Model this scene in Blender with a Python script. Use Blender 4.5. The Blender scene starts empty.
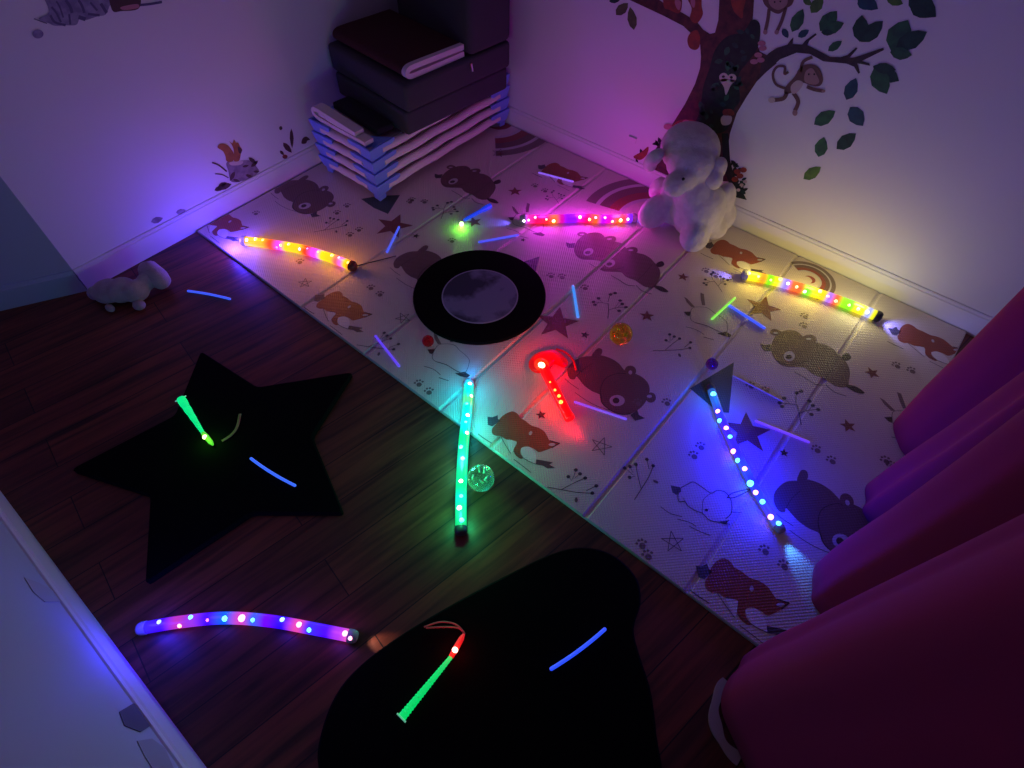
import bpy, bmesh, math, random
from mathutils import Vector, Matrix
random.seed(7)
S = bpy.context.scene
COL = S.collection
PI = math.pi
# ------------------------------------------------------------------ camera geometry (solved from the photograph)
H = 1.6
FPX = 585.421
CX = Vector((0.768, 0.641, 0.011)); CF = Vector((-0.380, 0.470, -0.797))
CF.normalize(); CX = (CX - CF * CX.dot(CF)).normalized(); CU = CX.cross(CF)
C0 = Vector((0, 0, H))
def ray(x, y): return CX * ((x - 512) / FPX) - CU * ((y - 384) / FPX) + CF
def Z(x, y, z=0.0):            # point of the photograph -> point at height z
    d = ray(x, y); return C0 + d * ((z - H) / d.z)
def YW(x, y, Y):
    d = ray(x, y); return C0 + d * (Y / d.y)
def XW(x, y, X):
    d = ray(x, y); return C0 + d * (X / d.x)
cam = bpy.data.objects.new('camera', bpy.data.cameras.new('camera'))
COL.objects.link(cam)
M = Matrix((CX, CU, -CF)).transposed().to_4x4(); M.translation = C0
cam.matrix_world = M
cam.data.sensor_fit = 'HORIZONTAL'; cam.data.sensor_width = 36
cam.data.lens = FPX / 1024 * 36; cam.data.clip_start = 0.02
S.camera = cam
# ------------------------------------------------------------------ helpers
def tag(o, label=None, cat=None, group=None, kind=None):
    if label: o['label'] = label
    if cat: o['category'] = cat
    if group: o['group'] = group
    if kind: o['kind'] = kind
    return o
def empty(name, loc=(0, 0, 0), rz=0):
    o = bpy.data.objects.new(name, None); o.empty_display_size = .05
    o.location = loc; o.rotation_euler.z = rz; COL.objects.link(o); return o
class MB:
    def __init__(s): s.v = []; s.f = []; s.m = []; s.uv = {}
    def face(s, pts, m=0):
        b = len(s.v); s.v += [tuple(p) for p in pts]; s.f.append(tuple(range(b, b + len(pts)))); s.m.append(m)
    def raw(s, vs, fs, m=0, uvs=None):
        b = len(s.v); s.v += [tuple(p) for p in vs]
        if uvs:
            for i, u in enumerate(uvs): s.uv[b + i] = u
        for f in fs: s.f.append(tuple(b + i for i in f)); s.m.append(m)
    def box(s, lo, hi, m=0):
        x0, y0, z0 = lo; x1, y1, z1 = hi
        s.raw([(x0,y0,z0),(x1,y0,z0),(x1,y1,z0),(x0,y1,z0),(x0,y0,z1),(x1,y0,z1),(x1,y1,z1),(x0,y1,z1)],
              [(0,3,2,1),(4,5,6,7),(0,1,5,4),(1,2,6,5),(2,3,7,6),(3,0,4,7)], m)
    def tube(s, pts, rad, n=12, m=0, caps=True, sq=1.0):
        pts = [Vector(p) for p in pts]; N = len(pts)
        rr = rad if isinstance(rad, (list, tuple)) else [rad] * N
        L = [0]
        for i in range(1, N): L.append(L[-1] + (pts[i] - pts[i-1]).length)
        vs = []; uv = []; up = Vector((0, 0, 1))
        for i, p in enumerate(pts):
            t = (pts[min(i+1, N-1)] - pts[max(i-1, 0)]).normalized()
            a = t.cross(up)
            if a.length < 1e-3: a = t.cross(Vector((0, 1, 0)))
            a.normalize(); b = a.cross(t).normalized()
            for k in range(n):
                th = 2 * PI * k / n
                vs.append(p + (a * math.cos(th) + b * math.sin(th) * sq) * rr[i]); uv.append((L[i] / max(L[-1], 1e-6), k / n))
        fs = []
        for i in range(N - 1):
            for k in range(n):
                k2 = (k + 1) % n; fs.append((i*n+k, i*n+k2, (i+1)*n+k2, (i+1)*n+k))
        if caps: fs.append(tuple(range(n - 1, -1, -1))); fs.append(tuple((N-1)*n + k for k in range(n)))
        s.raw(vs, fs, m, uv)
    def ball(s, c, r, nu=16, nv=10, m=0, rot=None):
        r = Vector(r) if isinstance(r, (tuple, list, Vector)) else Vector((r, r, r)); c = Vector(c)
        vs = []; fs = []
        for j in range(nv + 1):
            ph = PI * j / nv
            for i in range(nu):
                th = 2 * PI * i / nu
                p = Vector((math.sin(ph)*math.cos(th)*r.x, math.sin(ph)*math.sin(th)*r.y, math.cos(ph)*r.z))
                if rot is not None: p = rot @ p
                vs.append(c + p)
        for j in range(nv):
            for i in range(nu):
                i2 = (i + 1) % nu; fs.append((j*nu+i, (j+1)*nu+i, (j+1)*nu+i2, j*nu+i2))
        s.raw(vs, fs, m)
    def prism(s, pts, z0, z1, m=0, ms=None):   # outline (x,y) extruded in z
        n = len(pts); vs = [(p[0], p[1], z0) for p in pts] + [(p[0], p[1], z1) for p in pts]
        s.raw(vs, [tuple(range(n-1, -1, -1)), tuple(range(n, 2*n))], m)
        s.raw(vs, [(i, (i+1) % n, n+(i+1) % n, n+i) for i in range(n)], m if ms is None else ms)
    def build(s, name, mats, parent=None, smooth=False, merge=True, bevel=0, origin=None):
        me = bpy.data.meshes.new(name)
        me.from_pydata(s.v, [], s.f)
        mats = mats if isinstance(mats, (list, tuple)) else [mats]
        for mt in mats: me.materials.append(mt)
        me.polygons.foreach_set('material_index', s.m)
        if s.uv:
            ul = me.uv_layers.new(name='UVMap')
            for l in me.loops: ul.data[l.index].uv = s.uv.get(l.vertex_index, (0, 0))
        me.update()
        if merge:
            bm = bmesh.new(); bm.from_mesh(me); bmesh.ops.remove_doubles(bm, verts=bm.verts, dist=1e-6)
            bmesh.ops.recalc_face_normals(bm, faces=bm.faces)
            if smooth:
                for e in bm.edges:
                    if len(e.link_faces) == 2 and e.calc_face_angle(0) > math.radians(50): e.smooth = False
            bm.to_mesh(me); bm.free()
        if smooth: me.polygons.foreach_set('use_smooth', [True] * len(me.polygons))
        o = bpy.data.objects.new(name, me)
        if origin is not None:
            me.transform(Matrix.Translation(-Vector(origin))); o.location = origin
        COL.objects.link(o)
        if parent:
            o.parent = parent; 
            if origin is None or True: o.matrix_parent_inverse = Matrix.Translation(-parent_loc(parent))
        if bevel:
            b = o.modifiers.new('bevel', 'BEVEL'); b.width = bevel; b.segments = 4; b.limit_method = 'ANGLE'
        return o
def parent_loc(p):
    v = Vector((0, 0, 0))
    while p: v = v + Vector(p.location); p = None
    return v
def smoothpts(P, closed=True, k=5):
    P = [Vector(p) for p in P]; n = len(P); out = []
    rng = range(n) if closed else range(n - 1)
    for i in rng:
        if closed: a, b, c, d = P[(i-1) % n], P[i], P[(i+1) % n], P[(i+2) % n]
        else: a, b, c, d = P[max(i-1, 0)], P[i], P[i+1], P[min(i+2, n-1)]
        for j in range(k):
            t = j / k
            out.append(0.5*((2*b)+(c-a)*t+(2*a-5*b+4*c-d)*t*t+(3*b-a-3*c+d)*t**3))
    if not closed: out.append(P[-1])
    return out
def crop(x0, y0, s, L): return [(x0 + a * s, y0 + b * s) for a, b in L]
# ------------------------------------------------------------------ materials
def mat(name, col, rough=.6, emis=None, es=0, metal=0, trans=0, spec=None, bump=None, noise=None, alpha=None, sheen=0, ior=None):
    m = bpy.data.materials.new(name); m.use_nodes = True; nt = m.node_tree; b = nt.nodes['Principled BSDF']
    b.inputs['Base Color'].default_value = (*col, 1); b.inputs['Roughness'].default_value = rough
    b.inputs['Metallic'].default_value = metal; b.inputs['Transmission Weight'].default_value = trans
    if ior: b.inputs['IOR'].default_value = ior
    if spec is not None: b.inputs['Specular IOR Level'].default_value = spec
    if sheen: b.inputs['Sheen Weight'].default_value = sheen
    if alpha is not None: b.inputs['Alpha'].default_value = alpha
    if emis: b.inputs['Emission Color'].default_value = (*emis, 1); b.inputs['Emission Strength'].default_value = es
    tc = nt.nodes.new('ShaderNodeTexCoord')
    if noise:
        sc, c2 = noise
        n = nt.nodes.new('ShaderNodeTexNoise'); n.inputs['Scale'].default_value = sc; n.inputs['Detail'].default_value = 5
        r = nt.nodes.new('ShaderNodeMix'); r.data_type = 'RGBA'
        r.inputs[6].default_value = (*col, 1); r.inputs[7].default_value = (*c2, 1)
        cr = nt.nodes.new('ShaderNodeMapRange'); cr.inputs[1].default_value = .35; cr.inputs[2].default_value = .65
        nt.links.new(tc.outputs['Object'], n.inputs['Vector']); nt.links.new(n.outputs['Fac'], cr.inputs[0])
        nt.links.new(cr.outputs[0], r.inputs[0]); nt.links.new(r.outputs[2], b.inputs['Base Color'])
    if bump:
        sc, st, dist = bump
        n = nt.nodes.new('ShaderNodeTexNoise'); n.inputs['Scale'].default_value = sc; n.inputs['Detail'].default_value = 4
        bp = nt.nodes.new('ShaderNodeBump'); bp.inputs['Strength'].default_value = st; bp.inputs['Distance'].default_value = dist
        nt.links.new(tc.outputs['Object'], n.inputs['Vector']); nt.links.new(n.outputs['Fac'], bp.inputs['Height'])
        nt.links.new(bp.outputs[0], b.inputs['Normal'])
    return m
def emb(name, col, rough=.36):          # embossed foam-mat surface, waffle of fine ribs
    m = mat(name, col, rough, spec=.5); nt = m.node_tree; b = nt.nodes['Principled BSDF']
    tc = nt.nodes.new('ShaderNodeTexCoord'); sp = nt.nodes.new('ShaderNodeSeparateXYZ')
    nt.links.new(tc.outputs['Object'], sp.inputs[0])
    outs = []
    for ax in ('X', 'Y'):
        mu = nt.nodes.new('ShaderNodeMath'); mu.operation = 'MULTIPLY'; mu.inputs[1].default_value = 2 * PI / .011
        si = nt.nodes.new('ShaderNodeMath'); si.operation = 'SINE'
        nt.links.new(sp.outputs[ax], mu.inputs[0]); nt.links.new(mu.outputs[0], si.inputs[0]); outs.append(si)
    mx = nt.nodes.new('ShaderNodeMath'); mx.operation = 'MULTIPLY'
    nt.links.new(outs[0].outputs[0], mx.inputs[0]); nt.links.new(outs[1].outputs[0], mx.inputs[1])
    bp = nt.nodes.new('ShaderNodeBump'); bp.inputs['Strength'].default_value = .5; bp.inputs['Distance'].default_value = .0018
    nt.links.new(mx.outputs[0], bp.inputs['Height']); nt.links.new(bp.outputs[0], b.inputs['Normal'])
    return m
def rampmat(name, stops, strength, base=(.5, .5, .5), const=False):   # light tube: colour bands along its length
    m = mat(name, (.04,.04,.05), .25, emis=(1, 1, 1), es=strength); nt = m.node_tree; b = nt.nodes['Principled BSDF']
    uv = nt.nodes.new('ShaderNodeUVMap'); sp = nt.nodes.new('ShaderNodeSeparateXYZ'); cr = nt.nodes.new('ShaderNodeValToRGB')
    nt.links.new(uv.outputs[0], sp.inputs[0]); nt.links.new(sp.outputs[0], cr.inputs[0])
    el = cr.color_ramp.elements
    if const: cr.color_ramp.interpolation = 'CONSTANT'
    else: cr.color_ramp.interpolation = 'EASE'
    el[0].position = stops[0][0]; el[0].color = (*stops[0][1], 1); el[1].position = stops[-1][0]; el[1].color = (*stops[-1][1], 1)
    for p, c in stops[1:-1]:
        e = el.new(p); e.color = (*c, 1)
    nt.links.new(cr.outputs[0], b.inputs['Emission Color'])
    return m
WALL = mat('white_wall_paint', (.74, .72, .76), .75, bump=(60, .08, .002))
WALL_BLUE_LIGHT = mat('wall_paint_blue_light', (.42, .50, .66), .75, bump=(60, .08, .002))  # angled corner wall: the blue light falling there is put into its colour
BASE = mat('white_skirting_paint', (.78, .76, .78), .45)
BLACK = mat('black_velvet', (.0025, .0025, .003), .95, spec=.1, bump=(300, .3, .001))
BLACKE = mat('black_velvet_edge', (.006, .006, .008), .8, spec=.2)
# wood
def woodmat():
    m = mat('dark_wood_planks', (.1, .05, .03), .42); nt = m.node_tree; b = nt.nodes['Principled BSDF']
    tc = nt.nodes.new('ShaderNodeTexCoord'); mp = nt.nodes.new('ShaderNodeMapping'); mp.inputs['Rotation'].default_value[2] = math.radians(-80)
    nt.links.new(tc.outputs['Object'], mp.inputs[0])
    br = nt.nodes.new('ShaderNodeTexBrick'); br.inputs['Scale'].default_value = 1; br.inputs['Brick Width'].default_value = 1.3
    br.inputs['Row Height'].default_value = .13; br.inputs['Mortar Size'].default_value = .0016; br.offset = .37
    br.inputs['Color1'].default_value = (.19, .046, .018, 1); br.inputs['Color2'].default_value = (.10, .025, .011, 1)
    br.inputs['Mortar'].default_value = (.008, .003, .003, 1)
    nt.links.new(mp.outputs[0], br.inputs[0])
    m2 = nt.nodes.new('ShaderNodeMapping'); m2.inputs['Scale'].default_value = (2.0, 34, 1)
    nt.links.new(mp.outputs[0], m2.inputs[0])
    n = nt.nodes.new('ShaderNodeTexNoise'); n.inputs['Scale'].default_value = 1.3; n.inputs['Detail'].default_value = 7; n.inputs['Distortion'].default_value = .6
    nt.links.new(m2.outputs[0], n.inputs['Vector'])
    cr = nt.nodes.new('ShaderNodeMapRange'); cr.inputs[1].default_value = .3; cr.inputs[2].default_value = .6; cr.inputs[3].default_value = .3; cr.inputs[4].default_value = 1.25
    nt.links.new(n.outputs['Fac'], cr.inputs[0])
    mx = nt.nodes.new('ShaderNodeMix'); mx.data_type = 'RGBA'; mx.blend_type = 'MULTIPLY'; mx.inputs[0].default_value = 1
    nt.links.new(br.outputs['Color'], mx.inputs[6]); nt.links.new(cr.outputs[0], mx.inputs[7]); nt.links.new(mx.outputs[2], b.inputs['Base Color'])
    bp = nt.nodes.new('ShaderNodeBump'); bp.inputs['Strength'].default_value = .35; bp.inputs['Distance'].default_value = .002
    nt.links.new(n.outputs['Fac'], bp.inputs['Height']); nt.links.new(bp.outputs[0], b.inputs['Normal'])
    return m
WOOD = woodmat()
# ------------------------------------------------------------------ the room
XL = -2.31; YB = 2.228; BT = .012; BH = .097
YF = -.362
b = MB(); b.box((-2.9, YF - .1, -.05), (1.6, YB + .1, 0)); tag(b.build('floor', WOOD), kind='structure')
WH = 2.5
cA = (XL, .235); cB = (-2.63, -.362)
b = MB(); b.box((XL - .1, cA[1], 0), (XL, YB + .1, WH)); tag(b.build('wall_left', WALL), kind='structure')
b = MB(); b.prism([cA, (XL - .1, cA[1]), (cB[0] - .1, cB[1]), cB], 0, WH); tag(b.build('wall_left_corner', WALL_BLUE_LIGHT), kind='structure')
b = MB(); b.box((XL, YB, 0), (1.6, YB + .1, WH)); tag(b.build('wall_back', WALL), kind='structure')
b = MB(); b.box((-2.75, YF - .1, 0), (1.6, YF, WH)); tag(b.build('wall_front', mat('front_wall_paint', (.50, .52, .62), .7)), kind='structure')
b = MB(); b.box((.80, YF, 0), (.90, YB, WH)); tag(b.build('wall_right', WALL), kind='structure')
def skirting(name, p, q, nrm, h=BH, m=BASE):
    p = Vector((*p, 0)); q = Vector((*q, 0)); nrm = Vector((*nrm, 0))
    prof = [(0, 0), (BT, 0), (BT, h - .014), (BT - .004, h - .010), (BT - .004, h - .006), (BT - .007, h), (0, h)]
    mb = MB(); n = len(prof)
    vs = [p + nrm * a + Vector((0, 0, z)) for a, z in prof] + [q + nrm * a + Vector((0, 0, z)) for a, z in prof]
    mb.raw(vs, [(i, (i+1) % n, n+(i+1) % n, n+i) for i in range(n)] + [tuple(range(n)), tuple(range(2*n-1, n-1, -1))])
    return tag(mb.build(name, m), kind='structure')
skirting('baseboard_left', (XL, cA[1]), (XL, YB - BT), (1, 0))
d = (Vector(cB) - Vector(cA)).normalized(); 
skirting('baseboard_left_corner', cA, cB, (-d.y, d.x), m=WALL_BLUE_LIGHT)
skirting('baseboard_back', (XL, YB), (1.6, YB), (0, -1))
skirting('baseboard_front', (-2.6, YF), (1.6, YF), (0, 1), h=.115)
# ------------------------------------------------------------------ folding play mat with its printed animals
T = .012
folds = [(304.8,303.6),(415.6,318.6),(508,346),(576,367),(689,389),(758,482)]
FX = [Z(355, 274).x, Z(480, 268).x, Z(560, 304).x, Z(590, 350).x, Z(660, 426).x, Z(775, 455).x]
X0, X1, Y0, Y1 = -2.287, .37, .700, 2.212
CREAM = emb('cream_foam_print', (.74, .64, .56))
EDGE = mat('grey_foam_edge', (.40, .42, .50), .5)
BROWN = emb('brown_bear_print', (.19, .105, .095)); BRDK = emb('dark_brown_print', (.065, .038, .036))
ORNG = emb('rust_fox_print', (.36, .085, .04)); DKGR = emb('dark_leaf_print', (.09, .075, .085))
LINE = emb('fine_line_print', (.17, .12, .115)); PALE = emb('pale_print', (.62, .58, .58)); WHITE = emb('white_print', (.85, .8, .78))
RSTAR = emb('red_brown_star_print', (.24, .075, .055)); TRI = emb('grey_green_print', (.06, .09, .08)); BROWN2 = emb('taupe_print', (.22, .155, .14))
RED = emb('red_arc_print', (.33, .07, .05))
MM = [CREAM, EDGE, BROWN, BRDK, ORNG, DKGR, LINE, PALE, WHITE, RSTAR, TRI, BROWN2, RED]
mi = {m: i for i, m in enumerate(MM)}
mat_b = MB()
gw, gd = .010, .005
prof = [(X0, 0), (X0, T - .003), (X0 + .003, T)]
for fx in FX: prof += [(fx - gw, T), (fx - gw*.3, T - gd), (fx + gw*.3, T - gd), (fx + gw, T)]
prof += [(X1 - .003, T), (X1, T - .003), (X1, 0)]
n = len(prof)
yr = .003
rings = [(Y0, lambda z: min(z, T - .003)), (Y0 + yr, lambda z: z), (Y1 - yr, lambda z: z), (Y1, lambda z: min(z, T - .003))]
for i in range(n - 1):
    for j in range(3):
        (ya, fa), (yb, fb) = rings[j], rings[j+1]
        (xa, za), (xb, zb) = prof[i], prof[i+1]
        mat_b.face([(xa, ya, fa(za)), (xb, ya, fa(zb)), (xb, yb, fb(zb)), (xa, yb, fb(za))], 0 if (j == 1 and 0 < i < n - 2) else 1)
for yy in (Y0, Y1): mat_b.face([(x, yy, min(z, T - .003)) for x, z in prof], 1)
mat_b.face([(X0, Y0, 0), (X0, Y1, 0), (X1, Y1, 0), (X1, Y0, 0)], 1)
# grey printed border lip along the front and right edges
LAY = [0]
def clip(P, ax, lim, keep_less):
    out = []; n = len(P)
    for i in range(n):
        a, c = P[i], P[(i+1) % n]
        ia = (a[ax] < lim) == keep_less; ic = (c[ax] < lim) == keep_less
        if ia: out.append(a)
        if ia != ic:
            t = (lim - a[ax]) / (c[ax] - a[ax]); out.append(tuple(a[k] + (c[k]-a[k])*t for k in range(2)))
    return out
def poly(P, m, lay=0, clipx=None):
    P = [(p[0], p[1]) for p in P]
    for ax, lo, hi in ((0, X0 + .004, X1 - .004), (1, Y0 + .004, Y1 - .004)):
        P = clip(P, ax, lo, False)
        if len(P) > 2: P = clip(P, ax, hi, True)
        if len(P) < 3: return
    if clipx:
        if clipx[0] is not None: P = clip(P, 0, clipx[0], False)
        if len(P) > 2 and clipx[1] is not None: P = clip(P, 0, clipx[1], True)
    if len(P) < 3: return
    mat_b.face([(x, y, T + .0003 * (lay + 1)) for x, y in P], mi[m])
def w2(P): return [tuple(Z(x, y, T))[:2] for x, y in P]
class Motif:
    """a printed figure in mat metres: list of (kind, points, material, layer, width)"""
    def __init__(s, x0, y0, sc, anchor): s.x0, s.y0, s.sc = x0, y0, sc; s.it = []; s.a = s.W([anchor])[0]
    def W(s, L): return w2(crop(s.x0, s.y0, s.sc, L))
    def fill(s, L, m, lay=0, smooth=True):
        P = s.W(L); 
        if smooth: P = [tuple(v) for v in smoothpts([Vector(p) for p in P], True, 4)]
        s.it.append((P, m, lay)); return s
    def ell(s, c, rx, ry, m, lay=1):
        P = [(c[0] + rx*math.cos(t*PI/8), c[1] + ry*math.sin(t*PI/8)) for t in range(16)]
        s.it.append((s.W(P), m, lay)); return s
    def line(s, L, m=None, w=.0028, lay=1, smooth=True):
        P = [Vector(p) for p in s.W(L)]
        if smooth and len(P) > 2: P = smoothpts(P, False, 4)
        for i in range(len(P) - 1):
            d = P[i+1] - P[i]
            if d.length < 1e-6: continue
            nn = Vector((-d.y, d.x)).normalized() * w * .38; e = d.normalized() * w * .3
            s.it.append(([tuple(P[i]+nn-e), tuple(P[i]-nn-e), tuple(P[i+1]-nn+e), tuple(P[i+1]+nn+e)], m or LINE, lay))
        return s
    def put(s, px=None, clipx=None, rot=0, sc=1):
        t = w2([px])[0] if px else s.a
        c, q = math.cos(rot) * sc, math.sin(rot) * sc
        for P, m, lay in s.it:
            poly([(t[0] + (x-s.a[0])*c - (y-s.a[1])*q, t[1] + (x-s.a[0])*q + (y-s.a[1])*c) for x, y in P], m, lay, clipx)
k = 120/1024
bearA = Motif(750, 310, k, (335, 400))
bearA.fill([(185,290),(200,250),(230,210),(270,185),(330,172),(390,180),(430,205),(470,245),(560,275),(640,295),(710,335),(755,378),(800,420),(840,480),(852,540),(845,600),(835,650),(790,662),(730,650),(680,620),(620,580),(560,560),(510,530),(470,495),(420,488),(350,487),(290,480),(240,450),(200,400),(180,340)], BROWN)
bearA.fill([(170,190),(190,165),(225,165),(265,185),(270,210),(225,218),(190,212)], BROWN, 1).ell((218,197),22,9,PALE,2)
bearA.fill([(450,228),(500,212),(545,220),(567,250),(555,280),(500,275),(460,255)], BROWN, 1).ell((500,248),24,9,PALE,2)
bearA.fill([(85,285),(130,300),(175,292),(180,350),(125,352),(100,325)], DKGR, 0, False)
bearA.ell((335,395),48,44,PALE,1).ell((330,402),27,19,BRDK,2)
bearA.line([(225,430),(300,462),(400,458),(485,435)], BRDK).line([(640,590),(700,500),(745,400)], BRDK, .002)
bearA.fill([(785,390),(830,368),(862,405),(835,432),(795,425)], BRDK, 1)
bearA.fill([(820,640),(900,652),(972,700),(962,716),(900,702),(840,668)], BRDK, 1)
bearA.line([(380,530),(470,580),(560,635),(630,642)], LINE, .004).line([(650,640),(720,700),(820,735)], LINE, .004)
bearB = Motif(560, 340, k, (480, 518))
bearB.fill([(62,280),(75,225),(120,180),(190,145),(270,138),(340,130),(430,155),(500,200),(555,262),(620,282),(690,310),(745,360),(765,420),(750,490),(715,550),(660,600),(600,630),(530,636),(440,606),(380,562),(350,510),(342,470),(310,452),(270,435),(210,392),(170,345),(140,310),(125,335),(85,330)], BROWN)
bearB.ell((600,265),50,46,BROWN,1).ell((600,278),16,18,PALE,2).ell((775,492),44,44,BROWN,1).ell((762,482),22,14,PALE,2)
bearB.line([(350,500),(350,400),(400,320),(500,285),(560,290)], BRDK, .003, 1).line([(140,310),(200,250),(280,200)], BRDK, .002)
bearB.line([(345,470),(360,540),(440,606),(530,636),(600,630)], BRDK, .004)
bearB.ell((487,518),66,48,PALE,1).ell((478,518),29,25,BRDK,2)
bearB.fill([(270,140),(300,90),(330,70),(360,85),(345,130)], BROWN, 1)
bearB.fill([(600,640),(660,600),(670,640),(725,668),(680,680),(640,690)], DKGR, 1, False)
bearB.line([(40,330),(100,380),(160,420)], LINE, .003).line([(130,450),(230,520),(330,570),(420,600)], LINE, .003)
sp = (308, 0)
bearA.put(); bearA.put((609.9,264), clipx=(FX[2]+gw, None)); bearA.put((588.3,252.4), clipx=(None, FX[2]-gw)); bearA.put((453,181.7))
bearB.put(); bearB.put((840.3,541.5)); bearB.put((304,206))
vB = (Vector(w2([(598,350.5)])[0]) - Vector(bearB.a))
tp = Vector(w2([(424.6,247)])[0]) - vB
def put_w(mo, wpos):
    old = mo.a
    for P, m, lay in mo.it: poly([(wpos[0]+x-old[0], wpos[1]+y-old[1]) for x, y in P], m, lay)
put_w(bearB, tp)
k = 120/838
fox = Motif(690, 540, k, (430, 340))
fox.fill([(105,290),(130,245),(150,190),(190,145),(240,128),(285,155),(310,190),(360,220),(420,265),(480,285),(540,325),(580,380),(610,415),(690,440),(640,482),(590,510),(540,527),(500,500),(460,480),(410,475),(385,500),(395,545),(425,585),(400,592),(350,552),(328,500),(335,430),(310,415),(250,405),(190,370),(150,367),(112,340)], ORNG, 0)
fox.fill([(250,400),(335,430),(330,480),(312,540),(280,480)], WHITE, 0)
fox.line([(190,370),(250,460),(310,540)], LINE, .003).line([(610,415),(690,440),(640,482)], BRDK, .005, 1, False)
fox.ell((632,452),28,14,PALE,1)
fox.fill([(385,500),(410,475),(460,480),(510,530),(535,590),(540,645),(490,625),(430,585)], WHITE, 1).line([(330,520),(430,590),(490,625),(545,648)], LINE, .003, 2)
fox.fill([(535,600),(600,612),(682,630),(655,650),(712,685),(650,690),(600,660),(540,650)], DKGR, 1, False)
fox.fill([(40,180),(80,185),(120,165),(130,200),(155,220),(100,275),(60,260)], DKGR, 0, False).ell((430,340),14,20,PALE,1)
fox.line([(0,350),(60,395),(130,440)], LINE, .004).line([(350,600),(430,660),(520,730)], LINE, .003)
fox.put()
for p in [(530.6,433.2),(349.3,306.9),(741,253),(932.8,341),(568,173),(230,221.6)]: fox.put(p)
# bunnies
k = 120/922
bunA = Motif(640, 460, k, (510, 385))
bunA.line([(290,270),(310,220),(360,190),(410,170),(470,205),(545,255),(590,235),(650,245),(690,290),(705,340),(700,410),(660,450)], LINE, .0035)
bunA.line([(290,270),(300,320),(345,320),(370,355),(430,392),(480,410),(530,460),(600,478),(690,495)], LINE, .0035)
bunA.line([(545,255),(490,300),(480,350),(480,410)], LINE, .002).line([(330,290),(345,320)], LINE, .002)
bunA.fill([(235,195),(310,210),(318,240),(280,268),(250,250)], DKGR, 0, False).ell((510,385),14,10,BRDK,1)
bunA.line([(670,290),(700,260),(780,235),(850,225),(790,260),(720,290),(670,290)], LINE, .004)
bunA.fill([(600,475),(690,462),(660,490),(705,500),(640,492)], BRDK, 1, False)
bunA.line([(160,360),(230,410),(320,435)], LINE, .003).line([(290,455),(380,480),(430,510)], LINE, .003).line([(380,510),(460,550),(540,580)], LINE, .003).line([(700,400),(780,405)], LINE, .003)
bunA.put()
k = 140/1024
bunB = Motif(630, 290, k, (420, 170))
bunB.line([(440,180),(450,140),(480,125),(560,130),(620,170),(690,215),(710,250),(705,310),(640,315)], LINE, .0025)
bunB.line([(440,180),(445,215),(480,240),(560,260)], LINE, .0025)
bunB.fill([(395,50),(420,65),(475,125),(450,125),(415,90)], BROWN2, 0, False).fill([(515,20),(540,30),(550,112),(528,112),(518,70)], BROWN2, 0, False)
bunB.fill([(392,160),(445,158),(435,192),(415,185)], BRDK, 0, False)
bunB.line([(480,240),(560,262),(640,300),(700,320)], LINE, .004).fill([(640,318),(700,305),(745,330),(730,345),(680,335)], BRDK, 0, False)
bunB.line([(410,270),(480,290),(540,325)], LINE, .003).line([(540,345),(610,365)], LINE, .004)
bunB.put(); bunB.put((888.8,419)); 
o_ = Vector(w2([(511.8,206)])[0]) - (Vector(bunB.W([(395,50)])[0]) - Vector(bunB.a)); put_w(bunB, o_)
o_ = Vector(w2([(431,351)])[0]) ; put_w(bunB, (o_.x, o_.y))
# twigs
k = 120/922
tw = Motif(485, 400, k, (480, 670))
tw.line([(480,670),(590,690),(720,712),(830,716)], LINE, .0035).line([(590,688),(680,640),(770,600)], LINE, .003).line([(780,697),(855,660)], LINE, .003)
tw.line([(640,590),(668,620)], LINE, .002).line([(672,610),(700,540)], LINE, .002).line([(690,600),(730,568)], LINE, .002)
for c in [(640,590),(698,538),(730,568),(770,600),(855,660),(825,716)]: tw.ell(c,15,13,DKGR,1)
tw.ell((700,768),12,20,LINE,1)
tw.put(); tw.put((653.2,350.9), rot=.25); tw.put((357,345)); tw.put((634.6,499.6), rot=1.15); tw.put((838,257), rot=.6, sc=.9); tw.put((314,232), rot=.5)
k = 140/1024
tr = Motif(560, 220, k, (350, 720))
tr.line([(350,720),(355,660),(352,610)], LINE, .004).line([(352,612),(300,605),(245,600)], LINE, .003).line([(350,600),(370,545),(405,535)], LINE, .003)
tr.line([(355,660),(400,645),(440,640),(485,638)], LINE, .003).line([(400,645),(440,590)], LINE, .002).line([(420,640),(455,615)], LINE, .002).line([(400,645),(430,665)], LINE, .002).line([(290,603),(255,620)], LINE, .002).line([(310,605),(282,575)], LINE, .002)
for c in [(245,600),(282,574),(255,620),(370,545),(403,535),(440,590),(455,615),(483,638),(432,665)]: tr.ell(c,14,9,DKGR,1)
tr.put(); tr.put((801,424.5)); tr.put((441,219), sc=.9); tr.put((722,292), sc=.8, rot=.4); tr.put((559,204), sc=.7, rot=.5)
# stars
def star(c, tip, m, outline=False, ratio=.42):
    c = Vector(w2([c])[0]); t = Vector(w2([tip])[0]) - c; R = t.length; a0 = math.atan2(t.y, t.x)
    P = [(c.x + R*(1 if i % 2 == 0 else ratio)*math.cos(a0+i*PI/5), c.y + R*(1 if i % 2 == 0 else ratio)*math.sin(a0+i*PI/5)) for i in range(10)]
    if not outline: poly(P, m, 1)
    else:
        mo = Motif(0, 0, 1, (500, 400)); 
        Q = [Vector(p) for p in P]
        for i in (0, 2, 4, 6, 8):
            a, e = Q[i], Q[(i+4) % 10]; d = e-a; nn = Vector((-d.y, d.x)).normalized()*.0011
            poly([tuple(a+nn), tuple(a-nn), tuple(e-nn), tuple(e+nn)], m, 1)
star((393.5,226), (400.5,214.3), RSTAR); star((557,323), (560,307), RSTAR); star((747,432), (746,412), RSTAR); star((763,308), (781.6,309.7), RSTAR)
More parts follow.
